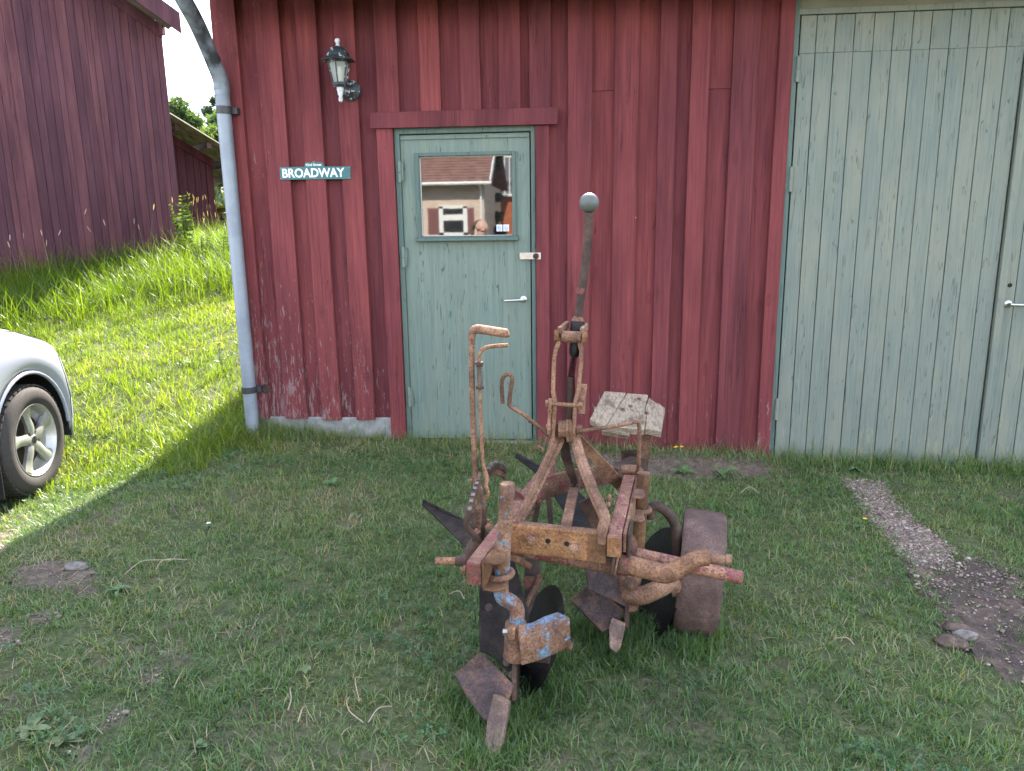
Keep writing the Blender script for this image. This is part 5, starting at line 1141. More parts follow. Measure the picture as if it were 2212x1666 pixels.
hx = mir(*C3(1050, 900), 32).x; tree('garden_conifer', (hx, -32, -.1), 6.0, .9, 'leaf_dark', 'dark garden conifer between the two mirrored houses', 5000, .10, 12, .0, seed=77)
MB
# ------------------------------------------------------------------ person standing beside the camera (head mirrored in the pane)
hp = mir(*C3(968, 1055), 5.35)
pz = gz(hp.x, hp.y); per = thing('person', (hp.x, hp.y, pz), 'person with tied-back brown hair in dark jacket, mirrored in the door pane', 'person')
plain('skin', (.55, .33, .25), .55, var=.06); plain('jacket', (.035, .045, .07), .8); plain('jeans', (.045, .065, .12), .85); plain('hair', (.13, .085, .05), .6, var=.3, scale=60); plain('shoe', (.04, .04, .04), .6)
Hh = hp.z - pz; sc = Hh / 1.55          # head centre at 1.55 for a 1.66 m figure
ff = Vector((.85, .53, 0)).normalized(); rr_ = Vector((ff.y, -ff.x, 0))
def PB(f, r, z): return Vector((hp.x, hp.y, pz)) + ff * f * sc + rr_ * r * sc + Vector((0, 0, z * sc))
def skin(name, verts, edges, mat, parent, root=0, lv=2):
    base = Vector(parent.location); me = bpy.data.meshes.new(name); me.from_pydata([tuple(v[0] - base) for v in verts], edges, [])
    o = bpy.data.objects.new(name, me); COL.objects.link(o); o.modifiers.new('skin', 'SKIN'); 
    if not me.skin_vertices: bm = bmesh.new(); bm.from_mesh(me); bm.verts.layers.skin.verify(); bm.to_mesh(me); bm.free()
    for i, v in enumerate(verts):
        r = v[1]; me.skin_vertices[0].data[i].radius = (r if isinstance(r, tuple) else (r, r)); me.skin_vertices[0].data[i].use_root = (i == root)
    s_ = o.modifiers.new('sub', 'SUBSURF'); s_.levels = lv; s_.render_levels = lv
    dg = bpy.context.evaluated_depsgraph_get(); m2 = bpy.data.meshes.new_from_object(o.evaluated_get(dg)); COL.objects.unlink(o); bpy.data.objects.remove(o)
    m2.materials.clear(); m2.materials.append(M[mat]); m2.polygons.foreach_set('use_smooth', [True] * len(m2.polygons))
    ob = bpy.data.objects.new(name, m2); COL.objects.link(ob); ob.parent = parent; return ob
def R_(v): return v * sc
V_ = []; E_ = []
def add(p, r, frm=None): V_.append((p, R_(r) if not isinstance(r, tuple) else (R_(r[0]), R_(r[1])))); i = len(V_) - 1; (E_.append((frm, i)) if frm is not None else None); return i
pel = add(PB(0, 0, .92), .135); ab = add(PB(0, 0, 1.08), .12, pel); ch = add(PB(.0, 0, 1.26), .135, ab); nk = add(PB(0, 0, 1.40), .055, ch); h1 = add(PB(.015, 0, 1.48), .068, nk); h2 = add(PB(.02, 0, 1.545), .086, h1); h3 = add(PB(.012, 0, 1.615), .074, h2); add(PB(.005, 0, 1.655), .04, h3)
ns = add(PB(.10, 0, 1.545), .016, h2); add(PB(.118, 0, 1.525), .012, ns); add(PB(.075, 0, 1.475), .028, h1)
for s in (-1, 1):
    add(PB(-.005, s * .09, 1.54), .016, h2)
    sh_ = add(PB(0, s * .16, 1.335), .062, ch); el = add(PB(.02, s * .21, 1.07), .046, sh_); wr = add(PB(.20, s * .17, .98), .030, el); pm = add(PB(.27, s * .15, .985), .033, wr)
    for k, L in ((-1.5, .060), (-.5, .075), (.5, .078), (1.5, .068)):
        a = add(PB(.305, s * .15 + k * .019, .985), .0095, pm); b = add(PB(.305 + L * .5, s * .15 + k * .021, .978), .0085, a); add(PB(.305 + L * .85, s * .15 + k * .021, .955), .0075, b)
    a = add(PB(.27, s * .15 - s * .04, 1.0), .011, pm); add(PB(.31, s * .15 - s * .055, 1.005), .009, a)
    hpj = add(PB(0, s * .085, .86), .09, pel); kn = add(PB(.02, s * .10, .48), .060, hpj); an = add(PB(-.01, s * .105, .09), .040, kn); add(PB(.13, s * .115, .035), .036, an)
skin('body', V_, E_, 'skin', per)
V_ = []; E_ = []
p0 = add(PB(0, 0, .90), .155); p1 = add(PB(0, 0, 1.08), .14, p0); p2 = add(PB(0, 0, 1.27), .152, p1); add(PB(0, 0, 1.385), .075, p2)
for s in (-1, 1): a = add(PB(0, s * .165, 1.335), .076, p2); b = add(PB(.02, s * .212, 1.07), .058, a); add(PB(.185, s * .172, .982), .042, b)
skin('jacket', V_, E_, 'jacket', per)
V_ = []; E_ = []
p0 = add(PB(0, 0, .90), .148)
for s in (-1, 1): a = add(PB(0, s * .088, .84), .104, p0); b = add(PB(.02, s * .102, .48), .074, a); add(PB(-.01, s * .106, .10), .060, b)
skin('trousers', V_, E_, 'jeans', per)
V_ = []; E_ = []
a = add(PB(-.022, 0, 1.60), .088); b = add(PB(-.045, 0, 1.53), .070, a); c = add(PB(-.12, 0, 1.60), .040, a); d = add(PB(-.165, 0, 1.52), .034, c); add(PB(-.16, 0, 1.40), .018, d); add(PB(.045, 0, 1.645), .045, a)
skin('hair', V_, E_, 'hair', per)
for s in (-1, 1):
    V_ = []; E_ = []; a = add(PB(-.03, s * .106, .05), .052); add(PB(.15, s * .118, .038), .044, a); skin('shoe', V_, E_, 'shoe', per)
# ------------------------------------------------------------------ grass and small plants
def grass_mat(name, stops, tr=.4, dry=None):
    t = NT(name); f = t.n('ShaderNodeAttribute', attribute_type='GEOMETRY', attribute_name='tint').outputs['Fac']
    c = t.ramp(f, stops); t.set(c, .40, 0, .5)
    tl = t.n('ShaderNodeBsdfTranslucent'); t.l(t.mix(1, c, (1.7, 1.7, .45), 'MULTIPLY'), tl.inputs[0]); ms = t.n('ShaderNodeMixShader'); ms.inputs[0].default_value = tr
    t.l(t.b.outputs[0], ms.inputs[1]); t.l(tl.outputs[0], ms.inputs[2]); t.l(ms.outputs[0], t.out.inputs[0]); M[name] = t.m
grass_mat('grass', [(.0, (.046, .086, .036)), (.30, (.092, .165, .056)), (.58, (.150, .232, .086)), (.80, (.235, .262, .125)), (.92, (.28, .235, .135)), (1.0, (.38, .31, .21))])
grass_mat('tall_grass', [(.0, (.055, .098, .014)), (.40, (.120, .185, .018)), (.75, (.20, .250, .028)), (1.0, (.32, .28, .14))], .55)  # extra yellow puts the warm sun on the slope into the blade colour
grass_mat('clover', [(.0, (.030, .085, .032)), (.6, (.055, .130, .045)), (1.0, (.10, .18, .06))], .3)
grass_mat('straw', [(.0, (.20, .145, .085)), (1.0, (.46, .36, .25))], .15)
HX0, HX1, HY0, HY1, HS = -10.5, 4.2, -4.0, 9.6, .05
_hx = np.arange(HX0, HX1, HS); _hy = np.arange(HY0, HY1, HS)
def table(fn): return np.array([[fn(x, y) for x in _hx] for y in _hy], dtype=np.float32)
def look(T, x, y):
    i = np.clip((x - HX0) / HS, 0, len(_hx) - 1.001); j = np.clip((y - HY0) / HS, 0, len(_hy) - 1.001); a = i.astype(int); b = j.astype(int); u = i - a; v = j - b
    return T[b, a] * (1 - u) * (1 - v) + T[b, a + 1] * u * (1 - v) + T[b + 1, a] * (1 - u) * v + T[b + 1, a + 1] * u * v
def nz2(x, y, s, o=0): return mnoise.noise(Vector((x * s, y * s, o)))
def NTab(s, o): return table(lambda x, y: nz2(x, y, s, o))
BARE = [gravel, soil] + lp + [wallstrip]
BB = [(min(p.x for p in P) - .1, max(p.x for p in P) + .1, min(p.y for p in P) - .1, max(p.y for p in P) + .1) for P in BARE]
def bare(x, y):
    b = 0.0
    for P, (a, c, d, e) in zip(BARE, BB):
        if a < x < c and d < y < e:
            dd = edge_d(x, y, P) * (1 if inpoly(x, y, P) else -1) + .05 * nz2(x, y, 9, 2)
            b = max(b, sstep(-.10, .10, dd + .06 * nz2(x, y, 22, 4)))
    return b
TZ = table(gz); TB = table(bare); TN1 = NTab(1.3, 5); TN2 = NTab(5.5, 8); TN3 = NTab(2.4, 3); TN4 = NTab(.8, 15)
def ss(a, b, x):
    t_ = np.clip((x - a) / (b - a), 0, 1); return t_ * t_ * (3 - 2 * t_)
def tall_w(x, y):
    dx, dy = x - Bc.x, y - Bc.y; d = dx * n_.x + dy * n_.y; s = dx * u_.x + dy * u_.y; w = .5 * look(TN3, x, y)
    return (1 - ss(1.6 + w, 2.75 + w, d)) * np.where(s < .8, 1, 1 - ss(.8, 2.6, s))
def allowed(x, y):
    dx, dy = x - Bc.x, y - Bc.y; barn_in = (dx * n_.x + dy * n_.y < 0) & (dx * u_.x + dy * u_.y < .02)
    return ~(((x > -2.25) & (y > -.012)) | barn_in)
def roots(n_tufts, per, x0, x1, y0, y1, rad, keep):
    x = rng.uniform(x0, x1, n_tufts); y = rng.uniform(y0, y1, n_tufts); m = (rng.random(n_tufts) < keep(x, y)); x, y = x[m], y[m]
    tt = rng.normal(0, 1, len(x)); x, y, tt = np.repeat(x, per), np.repeat(y, per), np.repeat(tt, per)
    a = rng.uniform(0, 6.283, len(x)); r = rad * np.sqrt(rng.random(len(x))); x = x + r * np.cos(a); y = y + r * np.sin(a); m = allowed(x, y)
    return x[m], y[m], tt[m]
def mesh_np(name, co, faces, attrs, mat):
    """faces: list of (n,k) index arrays"""
    me = bpy.data.meshes.new(name); me.vertices.add(len(co)); me.vertices.foreach_set('co', co.astype(np.float32).ravel())
    idx = np.concatenate([f.ravel() for f in faces]).astype(np.int32); cnt = np.concatenate([np.full(len(f), f.shape[1]) for f in faces]); st = np.concatenate([[0], np.cumsum(cnt)[:-1]]).astype(np.int32)
    me.loops.add(len(idx)); me.loops.foreach_set('vertex_index', idx); me.polygons.add(len(cnt)); me.polygons.foreach_set('loop_start', st)
    me.polygons.foreach_set('use_smooth', np.ones(len(cnt), dtype=bool))
    for k, v in attrs.items():
        a = me.attributes.new(k, 'FLOAT', 'POINT'); a.data.foreach_set('value', v.astype(np.float32))
    me.materials.append(M[mat]); me.update(calc_edges=True); o = bpy.data.objects.new(name, me); COL.objects.link(o); return o
def blades(name, x, y, L, w, lean, bend, tint, mat, label, cat='grass', seg=2, lift=-.004, curl=None):
    n = len(x); az = rng.uniform(0, 6.283, n); d = np.stack([np.cos(az), np.sin(az), np.zeros(n)], 1)
    tw = az + np.pi / 2 + rng.normal(0, .5, n); s = np.stack([np.cos(tw), np.sin(tw), np.zeros(n)], 1); up = np.array([0, 0, 1.0])
    p = np.stack([x, y, look(TZ, x, y) + lift], 1); ang = lean.copy(); co = np.zeros((n, 2 * seg + 1, 3)); wk = (1, .8, .5) if seg == 3 else (1, .75)
    for k in range(seg):
        h = (w * wk[k] / 2)[:, None]; co[:, 2 * k] = p - s * h; co[:, 2 * k + 1] = p + s * h
        p = p + (d * np.sin(ang)[:, None] + up * np.cos(ang)[:, None]) * (L / seg)[:, None]; ang = np.minimum(ang + bend, 2.1)
    co[:, 2 * seg] = p; V = 2 * seg + 1; o = (np.arange(n) * V)[:, None]
    fq = [o + np.array([[2 * k, 2 * k + 1, 2 * k + 3, 2 * k + 2]]) for k in range(seg - 1)]; ft = o + np.array([[2 * seg - 2, 2 * seg - 1, 2 * seg]])
    ob = mesh_np(name, co.reshape(-1, 3), fq + [ft], {'tint': np.repeat(np.clip(tint, 0, 1), V)}, mat); return tag(ob, label, cat, kind='stuff')
def thin(x, y): return (1 - ss(-1.9, -.9, x)) * (1 - ss(-1.7, -.9, y))
# lawn in the shade
x, y, tt = roots(37000, 9, -4.0, 3.3, -3.5, .0, .032, lambda x, y: (1 - (.92 - .45 * ss(.1, .45, look(TN2, x * 1.3, y * 1.3))) * look(TB, x, y)) * (1 - .35 * thin(x, y) * ss(-.1, .35, look(TN2, x, y))) * (1 - .35 * ss(.0, .4, look(TN2, x, y))))
n = len(x); bz = look(TB, x, y)
tint = .40 + .30 * look(TN1, x, y) + .18 * look(TN2, x, y) + .17 * tt + rng.normal(0, .13, n) + .15 * thin(x, y) + .32 * ss(-.55, -.1, y) * (x > -2.3) * (x < 1.25) + .45 * (rng.random(n) < .04)
tint -= .10 * (1 - ss(.2, .8, np.hypot(x + .1, y + 2.4)))  # lawn darkened under the plough: its contact shade put into the tint
L = (.018 + .032 * rng.random(n)) * (1 + .25 * look(TN3, x, y)) * (1 + .38 * np.clip(tt, -1, 1)) * (1 + .5 * ss(-.3, -.03, y)) * (1 - .3 * bz)
blades('lawn_grass', x, y, L, .0026 + .0026 * rng.random(n), np.abs(rng.normal(.72, .42, n)), rng.uniform(.0, .9, n), tint, 'grass', 'short green lawn grass in the shade of the shed')
# scattered coarser clumps
x, y, tt = roots(5200, 9, -3.6, 3.2, -3.5, -.05, .022, lambda x, y: (1 - .9 * look(TB, x, y)) * ss(-.05, .35, look(TN3, x, y) + .5 * look(TN2, x * .7, y * .7)) * .7)
n = len(x); blades('lawn_grass', x, y, (.045 + .05 * rng.random(n)) * (1 + .25 * tt.clip(-1, 1)), .0030 + .0028 * rng.random(n), np.abs(rng.normal(.65, .35, n)), rng.uniform(.2, 1.0, n), .34 + .20 * look(TN1, x, y) + .10 * tt + rng.normal(0, .09, n), 'grass', 'coarser grass clumps standing out of the shaded lawn', seg=3)
# longer grass left standing round the plough's feet
FEET = np.array([(-.23, -2.97), (-.20, -2.85), (-.33, -2.74), (-.28, -2.84), (.12, -2.43), (.05, -2.30), (.15, -2.36), (.40, -2.36), (.34, -2.28), (.46, -2.28), (.37, -2.18), (-.08, -2.66), (.24, -2.28), (-.10, -2.50), (.30, -1.75), (-.15, -2.75)])
x, y, tt = roots(26000, 5, -.6, .7, -3.15, -1.6, .02, lambda x, y: .55 * np.exp(-(np.min(np.hypot(x[:, None] - FEET[:, 0], y[:, None] - FEET[:, 1]), 1) / .07) ** 2))
n = len(x); blades('lawn_grass', x, y, .045 + .055 * rng.random(n), .0026 + .0022 * rng.random(n), np.abs(rng.normal(.35, .3, n)), rng.uniform(0, .8, n), .30 + .12 * tt + rng.normal(0, .12, n), 'grass', 'longer grass growing up round the feet of the plough', seg=3)
# grass hanging over the edges of the bare places
TE = table(lambda x, y: min([.3] + [edge_d(x, y, P) for P, b in zip(BARE, BB) if b[0] < x < b[1] and b[2] < y < b[3]]))
x, y, tt = roots(30000, 6, -3.6, 2.6, -3.5, -.05, .03, lambda x, y: .75 * np.exp(-(look(TE, x, y) / .05) ** 2) * ss(-.35, .1, look(TN2, x, y)))
n = len(x); blades('edge_grass', x, y, .03 + .05 * rng.random(n), .0026 + .0024 * rng.random(n), np.abs(rng.normal(.8, .35, n)), rng.uniform(.1, 1.0, n), .40 + .15 * tt + rng.normal(0, .13, n), 'grass', 'grass fringing the bare soil and the gravel strip', seg=3)
# dry straw
x, y, tt = roots(8000, 3, -3.6, 3.2, -3.5, .0, .03, lambda x, y: .03 + .28 * ss(.15, .5, look(TN3, x, y)) * ss(-.2, .3, look(TN2, x, y)) + .16 * thin(x, y) + .3 * look(TB, x, y) * (x < 1.3) + .85 * ss(-.5, -.15, y) * (x > -2.3) * (x < 1.25) * (.4 + .6 * ss(-.2, .3, look(TN3, x, y))))
n = len(x); blades('dry_straw', x, y, .03 + .06 * rng.random(n), .0013 + .0010 * rng.random(n), np.abs(rng.normal(1.15, .3, n)), rng.uniform(0, .5, n), rng.random(n), 'straw', 'dry straw strewn through the lawn and along the wall foot', 'straw', lift=.012)
# clover
x, y, tt = roots(9000, 5, -3.2, 3.2, -3.5, -.1, .035, lambda x, y: (1 - look(TB, x, y)) * ss(.10, .45, look(TN4, x * 1.4, y * 1.4) + .6 * look(TN2, x, y)) * .8)
n = len(x); z = look(TZ, x, y) + rng.uniform(.014, .036, n); r = rng.uniform(.0045, .0085, n); a0 = rng.uniform(0, 6.283, n); tx, ty = rng.normal(0, .3, n), rng.normal(0, .3, n); co = np.zeros((n, 12, 3))
for j in range(3):
    a = a0 + j * 2.094; c, s = np.cos(a), np.sin(a)
    for k, (f, g) in enumerate(((0, 0), (.95, -.62), (1.5, 0), (.95, .62))):
        px, py = r * (f * c - g * s), r * (f * s + g * c); co[:, 4 * j + k] = np.stack([x + px, y + py, z + px * tx + py * ty + (f * .0008)], 1)
o = (np.arange(n) * 12)[:, None]
tag(mesh_np('clover', co.reshape(-1, 3), [o + np.array([[4 * j, 4 * j + 1, 4 * j + 2, 4 * j + 3]]) for j in range(3)], {'tint': np.repeat(rng.random(n), 12)}, 'clover'), 'patches of low clover leaves among the lawn grass', 'clover', kind='stuff')
# sunlit slope: short grass, then tall unmown grass along the barn
x, y, tt = roots(30000, 9, -9.0, -1.9, -.9, 8.6, .05, lambda x, y: (1 - .6 * tall_w(x, y)) * (1 - ss(4, 9, y) * .4) * ((x < -2.3) | (y < 0)) * ((y > -.4) | (x < -2.25)))
n = len(x); tint = .44 + .30 * look(TN1, x, y) + .10 * tt + rng.normal(0, .11, n) + .35 * (rng.random(n) < .05)
blades('meadow_grass', x, y, (.04 + .07 * rng.random(n)) * (1 + .4 * look(TN3, x, y)) * (1 + .2 * tt.clip(-1, 1)), .0030 + .0028 * rng.random(n), np.abs(rng.normal(.5, .35, n)), rng.uniform(0, .8, n), tint, 'tall_grass', 'bright sunlit short grass on the slope at left')
x, y, tt = roots(11000, 10, -9.5, -2.25, .6, 8.5, .07, lambda x, y: tall_w(x, y) * .95)
n = len(x); blades('tall_grass', x, y, (.20 + .30 * rng.random(n)) * (1 + .25 * tt.clip(-1, 1)), .0035 + .004 * rng.random(n), np.abs(rng.normal(.35, .25, n)), rng.uniform(.1, .8, n), .18 + .28 * look(TN4, x, y) + rng.normal(0, .13, n) + .12 * tt, 'tall_grass', 'tall unmown grass bending along the foot of the barn', seg=3)
# flowering stalks against the barn
x, y, tt = roots(1500, 1, -9.0, -3.0, .6, 7.5, .02, lambda x, y: .40 * (1 - ss(.2, .8, (x - Bc.x) * n_.x + (y - Bc.y) * n_.y)))
n = len(x); so1 = blades('grass_stalks', x, y, .45 + .40 * rng.random(n), np.full(n, .005), np.abs(rng.normal(.12, .1, n)), rng.uniform(0, .2, n), rng.random(n), 'straw', 'seeding grass stalks standing against the barn boards', seg=3)
tips = np.zeros(n * 7 * 3, np.float32); so1.data.vertices.foreach_get('co', tips); tips = tips.reshape(n, 7, 3); tp = tips[:, 6]; dd = tp - (tips[:, 4] + tips[:, 5]) / 2; dd /= np.linalg.norm(dd, axis=1)[:, None]
co = np.zeros((n, 8, 3)); 
for k, (f, r) in enumerate(((-.05, .002), (-.02, .0055), (.01, .005), (.03, .001))): co[:, 2 * k] = tp + dd * f - np.array([r, 0, 0]); co[:, 2 * k + 1] = tp + dd * f + np.array([r, r * .5, 0])
o = (np.arange(n) * 8)[:, None]
tag(mesh_np('seed_heads', co.reshape(-1, 3), [o + np.array([[2 * k, 2 * k + 1, 2 * k + 3, 2 * k + 2]]) for k in range(3)], {'tint': np.repeat(.3 + .7 * rng.random(n), 8)}, 'straw'), 'pale seed heads on the grass stalks by the barn', 'grass', kind='stuff')
# straggling long blades at the wall foot and round the drainpipe
x, y, tt = roots(2400, 4, -2.6, 3.0, -.20, -.0, .03, lambda x, y: .22 + .45 * (1 - ss(-2.2, -1.2, x)) + .25 * ss(1.1, 1.4, x))
n = len(x); blades('wall_grass', x, y, .06 + .12 * rng.random(n), .003 + .002 * rng.random(n), np.abs(rng.normal(.4, .3, n)), rng.uniform(0, .6, n), np.abs(rng.normal(.5, .22, n)), 'grass', 'longer grass blades growing against the foot of the shed', seg=3)
x, y, tt = roots(700, 7, -3.1, -2.2, -1.1, .5, .05, lambda x, y: 1 - ss(.1, .75, np.hypot(x + 2.3, (y + .1) * .8)))
n = len(x); blades('wall_grass', x, y, .10 + .16 * rng.random(n), .004 + .003 * rng.random(n), np.abs(rng.normal(.5, .3, n)), rng.uniform(.1, .8, n), np.abs(rng.normal(.5, .2, n)), 'tall_grass', 'long grass round the foot of the drainpipe', seg=3)
def scatter_stones(name, P, label):
    n = len(P); bm = bmesh.new(); bmesh.ops.create_icosphere(bm, subdivisions=1, radius=.5); tv = np.array([v.co[:] for v in bm.verts]); tf = np.array([[v.index for v in f.verts] for f in bm.faces]); bm.free()
    sc_ = np.minimum(.03, .0055 + .004 * np.abs(rng.normal(0, 1, n)) + .012 * (rng.random(n) < .02)); a = rng.uniform(0, 6.283, n); c, s = np.cos(a), np.sin(a)
    v = tv[None] * rng.uniform(.75, 1.2, (n, len(tv), 1)) * sc_[:, None, None]; v[:, :, 2] *= .65; v[:, :, 0] *= 1.25
    w = np.stack([v[:, :, 0] * c[:, None] - v[:, :, 1] * s[:, None], v[:, :, 0] * s[:, None] + v[:, :, 1] * c[:, None], v[:, :, 2]], 2) + np.asarray(P)[:, None, :]
    f = (np.arange(n) * len(tv))[:, None, None] + tf[None]
    return tag(mesh_np(name, w.reshape(-1, 3), [f.reshape(-1, 3)], {'tint': np.repeat(rng.random(n), len(tv))}, 'pebble'), label, 'gravel', kind='stuff')
def lawn_pts(n, x0, x1, y0, y1, keep):
    out = []
    for x, y in zip(rng.uniform(x0, x1, n), rng.uniform(y0, y1, n)):
        if random.random() < keep(x, y): out.append((x, y, gz(x, y) + .009))
    return out
# pebbles
t = NT('pebble'); M['pebble'] = t.set(t.ramp(t.n('ShaderNodeAttribute', attribute_type='GEOMETRY', attribute_name='tint').outputs['Fac'], [(0, (.08, .060, .052)), (.4, (.19, .135, .110)), (.75, (.28, .205, .170)), (1, (.42, .36, .32))]), .85)
gbb = BB[0]; P = lawn_pts(9000, gbb[0], gbb[1], gbb[2], gbb[3], lambda x, y: sstep(-.03, .03, edge_d(x, y, gravel) * (1 if inpoly(x, y, gravel) else -1)))
P += lawn_pts(3500, BB[1][0], min(2.4, BB[1][1]), BB[1][2], BB[1][3], lambda x, y: inpoly(x, y, soil) * (.25 + .75 * sstep(.55, .05, edge_d(x, y, gravel))))
for P_, b in zip(lp, BB[2:]): P += lawn_pts(300, *b, lambda x, y: .6 * inpoly(x, y, P_))
scatter_stones('gravel_stones', P, 'small gravel stones on the bare strip and soil')

# ------------------------------------------------------------------ single plants, stems and stones
def leafy(name, base, n, L, w, label, mat='clover', up=.5, cat='weed', flowers=0, stem=.18, fcol='flower_yellow', group='weeds in the lawn'):
    root = thing(name, base, label, cat, group); rs = random.Random(int(base[0] * 1000) + n); b = Vector(base)
    n = int(n * 1.6)
    for i in range(n):
        a = 6.283 * i / n * 2.4 + rs.uniform(-.5, .5); d = Vector((math.cos(a), math.sin(a), 0)); s = Vector((-d.y, d.x, 0)); l = L * rs.uniform(.45, 1.1); rows = []; up_ = up * rs.uniform(.6, 1.6); s = s + Vector((0, 0, rs.uniform(-.5, .5)))
        for k in range(6):
            u = k / 5; ww = w * math.sin(math.pi * min(.97, .12 + .82 * u)) ** .8; p = b + d * l * u + Vector((0, 0, .012 + l * up_ * (u - .75 * u * u)))
            rows.append([p - s * ww + Vector((0, 0, .15 * ww)), p, p + s * ww + Vector((0, 0, .15 * ww))])
        MB().grid(rows).build('leaf', mat, root, smooth=True, recalc=False)
    for i in range(flowers):
        q = b + Vector((rs.uniform(-.05, .05), rs.uniform(-.03, .03), stem * rs.uniform(.8, 1.15)))
        MB().tube([b, (b + q) / 2 + Vector((.01, 0, 0)), q], .0018, 5).build('stem', mat, root)
        f = MB()
        for j in range(5):
            a = j * 1.2566; d = Vector((math.cos(a), math.sin(a), .35)); s = Vector((-d.y, d.x, 0)); f.add([q, q + d * .007 - s * .006, q + d * .013, q + d * .007 + s * .006], [(0, 1, 2, 3)])
        f.build('flower', fcol, root)
    return root
plain('flower_yellow', (.75, .52, .015), .5, var=.05); plain('flower_white', (.7, .68, .64), .6, var=.05)
t = NT('weed_leaf'); f = t.noise(40, detail=3); M['weed_leaf'] = t.set(t.mix(f, (.055, .110, .038), (.095, .16, .058)), .5, 0, .4)
t = NT('pale_leaf'); f = t.noise(40, detail=3); M['pale_leaf'] = t.set(t.mix(f, (.085, .118, .045), (.14, .175, .075)), .5, 0, .4)
def G3(px, py): p = GP(px, py); return (p.x, p.y, p.z)
leafy('broadleaf_weed', G3(120, 2925), 6, .075, .013, 'large broad-leaved weed at the bottom left corner of the lawn', 'pale_leaf', .45)
leafy('broadleaf_weed', G3(255, 2965), 4, .055, .011, 'flat broad-leaved weed beside the largest corner weed', 'pale_leaf', .15)
leafy('dandelion_rosette', G3(470, 2365), 10, .060, .007, 'dark green dandelion rosette by the bare soil at left', 'weed_leaf', .6)
leafy('broadleaf_weed', G3(1215, 2680), 3, .042, .010, 'small weed with pale folded leaves left of the front share', 'pale_leaf', .7)
leafy('broadleaf_weed', G3(800, 2980), 4, .036, .010, 'low round-leaved weed at the bottom edge below the dry stems', 'weed_leaf', .2)
leafy('buttercup', G3(2715, 1890), 6, .07, .013, 'buttercup with three yellow flowers at the foot of the red wall', 'weed_leaf', .9, 'flower', 3, .17)
leafy('broadleaf_weed', G3(2875, 1905), 4, .10, .012, 'upright green weed by the wall right of the buttercup', 'weed_leaf', 1.3)
leafy('broadleaf_weed', G3(1330, 1935), 6, .060, .012, 'leafy green weed below the red boards left of the door', 'weed_leaf', .8)
leafy('broadleaf_weed', G3(3400, 1880), 6, .06, .012, 'leafy weed growing at the foot of the green gate', 'weed_leaf', .7)
leafy('broadleaf_weed', G3(350, 1735), 6, .10, .020, 'sunlit broad leaf weed right of the car wheel', 'weed_leaf', .9)
leafy('buttercup', G3(3420, 2108), 4, .03, .006, 'lone orange-yellow flower in the lawn left of the gravel strip', 'weed_leaf', .5, 'flower', 1, .05)
leafy('white_clover_flower', G3(832, 2108), 3, .03, .008, 'small white flower head in the shaded lawn at left', 'weed_leaf', .4, 'flower', 1, .04, 'flower_white')
for i, (px, py) in enumerate(((1010, 1590), (1050, 1570), (700, 1315), (690, 1128), (230, 1215), (285, 1180), (740, 1250), (850, 1185), (1005, 1650))):
    if px > 900: continue
    p = atd(px, py, 6.2 if py > 1150 else 7.4); p = (p.x, p.y, gz(p.x, p.y))
    leafy('meadow_buttercup', p, 3, .06, .008, 'tiny yellow buttercup in the sunlit grass of the slope', 'weed_leaf', 1.2, 'flower', 2, .16, group='buttercups on the sunlit slope')
# tall weed and fern clump by the barn corner
def bushy(name, base, h, label, n, cat, curl=False, mat='weed_leaf'):
    root = thing(name, base, label, cat); b = Vector(base); rs = random.Random(n)
    for k in range(n):
        a = rs.uniform(0, 6.283); top = b + Vector((math.cos(a) * h * (.35 if curl else .12), math.sin(a) * h * (.35 if curl else .12), h * rs.uniform(.6, 1.0))); mid = (b + top) / 2 + Vector((0, 0, h * .12))
        MB().tube([b, mid, top], [.006, .005, .002], 5, 3).build('stem', mat, root); lf = MB()
        for j in range(13):
            u = .15 + .85 * j / 12; p = b.lerp(mid, u * 2) if u < .5 else mid.lerp(top, u * 2 - 1)
            for s in (-1, 1):
                d = Vector((math.cos(a + s * 1.4 + rs.uniform(-.5, .5)), math.sin(a + s * 1.4 + rs.uniform(-.5, .5)), rs.uniform(-.1, .5))); w = d.orthogonal().normalized(); L = (.055 if curl else .085) * (1.15 - .6 * u) * (h / .8) + .015
                lf.add([p, p + d * L * .5 - w * L * .24, p + d * L, p + d * L * .5 + w * L * .24], [(0, 1, 2, 3)])
        lf.build('foliage', mat, root, recalc=False)
    return root
p = atd(735, 960, 9.6); bushy('tall_weed', (p.x, p.y, gz(p.x, p.y)), .95, 'tall leafy weed with yellow top standing at the barn corner', 7, 'weed', mat='leaf_yellow')
p = atd(800, 960, 9.0); bushy('fern_clump', (p.x, p.y, gz(p.x, p.y)), .48, 'fern clump right of the tall weed, below the lean-to', 8, 'fern', True, 'leaf_yellow')
p = atd(880, 950, 9.2); bushy('fern_clump', (p.x, p.y, gz(p.x, p.y)), .50, 'fern clump beside the drainpipe on the slope', 7, 'fern', True, 'leaf_yellow')
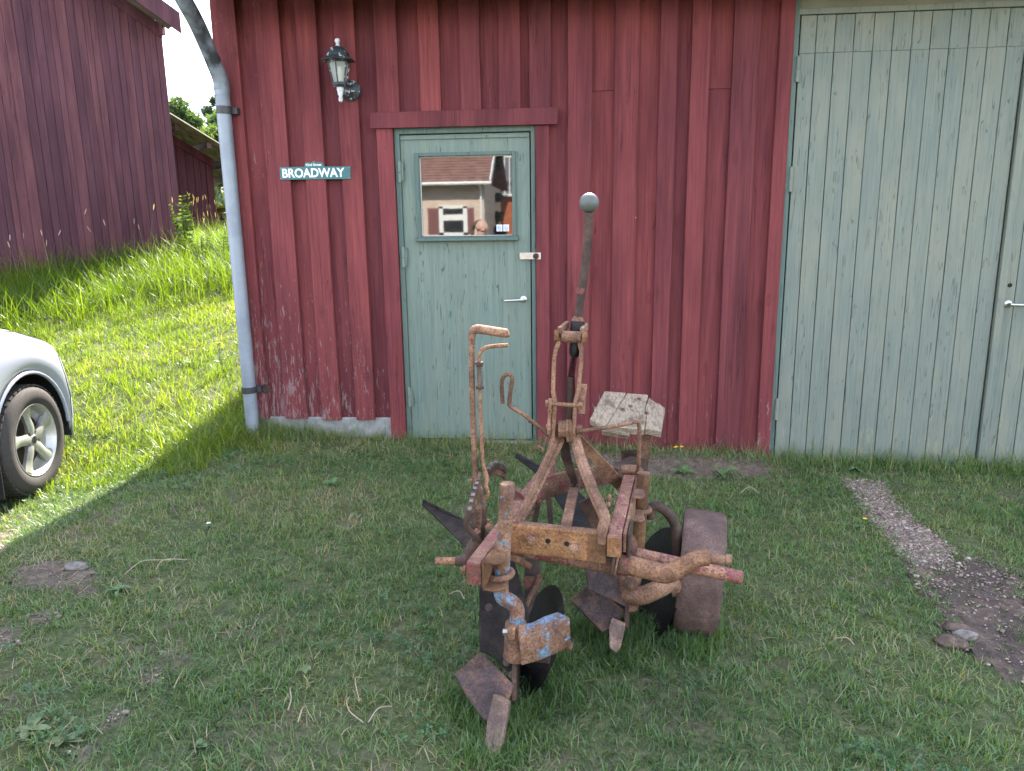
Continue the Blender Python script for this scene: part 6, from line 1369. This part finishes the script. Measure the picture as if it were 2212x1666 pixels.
# dry stems
plain('dry_stem', (.36, .26, .19), .7, var=.2, scale=40); plain('twig', (.10, .075, .06), .8)
stems = [([(500, 2315), (560, 2282), (600, 2272), (690, 2258)], 'long pale dry stem arching over the bare soil at left'), ([(625, 2295), (660, 2272), (750, 2257)], 'second pale dry stem beside the long one at left'),
         ([(1395, 2812), (1385, 2850), (1398, 2890), (1450, 2915)], 'curved pinkish dry stem in the lawn left of the share point'), ([(1470, 2915), (1510, 2880), (1560, 2850)], 'straight dry stem angling up to the share point'),
         ([(1165, 2775), (1160, 2800), (1165, 2840), (1150, 2865)], 'short hooked dry stem in the centre foreground'), ([(1225, 2850), (1210, 2880), (1190, 2915)], 'thin pale straw crossing the centre foreground'),
         ([(1790, 2395), (1830, 2400), (1850, 2415)], 'bent pale dry stem beside the left beam end'), ([(1435, 2830), (1418, 2760), (1445, 2735)], 'upright faded dandelion stalk with fluff in the foreground'),
         ([(3318, 2575), (3370, 2590), (3400, 2600)], 'thin straw lying in the lawn at right'), ([(2950, 1985), (2985, 1972), (3020, 1985)], 'bent straw in front of the red wall right of the seat')]
for pts, lab in stems:
    q = [GP(*a) for a in pts]; base = q[0].copy(); n = len(q)
    root = MB().tube([p + Vector((0, 0, .030 + .018 * math.sin(math.pi * i / max(1, n - 1)))) for i, p in enumerate(q)], .0019, 5, 4).build('dry_stem', 'dry_stem', loc=base, smooth=True); tag(root, lab, 'stem', 'dry stems in the lawn')
q = [GP(*a) for a in ((672, 2010), (690, 2040), (708, 2072))]; tag(MB().tube([p + Vector((0, 0, .04 - .01 * i)) for i, p in enumerate(q)], .004, 6, 3).build('twig', 'twig', loc=q[0], smooth=True), 'dark thin twig lying in the shaded grass near the car', 'twig')
def stone(px, py, r, lab, mat):
    c = GP(px, py); bm = bmesh.new(); bmesh.ops.create_icosphere(bm, subdivisions=3, radius=r)
    for v in bm.verts: v.co *= 1 + .35 * mnoise.noise(v.co * (2.2 / r) + Vector((px, py, 0))); v.co.z *= .55; v.co.x *= 1.35
    me = bpy.data.meshes.new('stone'); bm.to_mesh(me); bm.free(); me.materials.append(M[mat]); me.polygons.foreach_set('use_smooth', [True] * len(me.polygons)); o = bpy.data.objects.new('stone', me); COL.objects.link(o); o.location = (c.x, c.y, c.z + r * .3); tag(o, lab, 'stone')
t = NT('stone_grey'); f = t.noise(40, detail=6); t.bump(f, .006, .8); M['stone_grey'] = t.set(t.ramp(f, [(.3, (.10, .085, .08)), (.7, (.26, .22, .20))]), .9)
stone(3845, 2540, .032, 'rough brown stone lying in the torn dark soil', 'stone_grey'); stone(3790, 2570, .04, 'dark clod beside the stone in the torn soil', 'dark_soil'); stone(3810, 2515, .035, 'dark clod behind the stone in the torn soil', 'dark_soil')
stone(3432, 1932, .014, 'small pale pebble at the top of the gravel strip', 'stone_grey'); stone(3582, 2112, .016, 'grey pebble in the middle of the gravel strip', 'stone_grey'); stone(305, 2268, .035, 'pale flat stone in the bare earth at left', 'stone_grey')
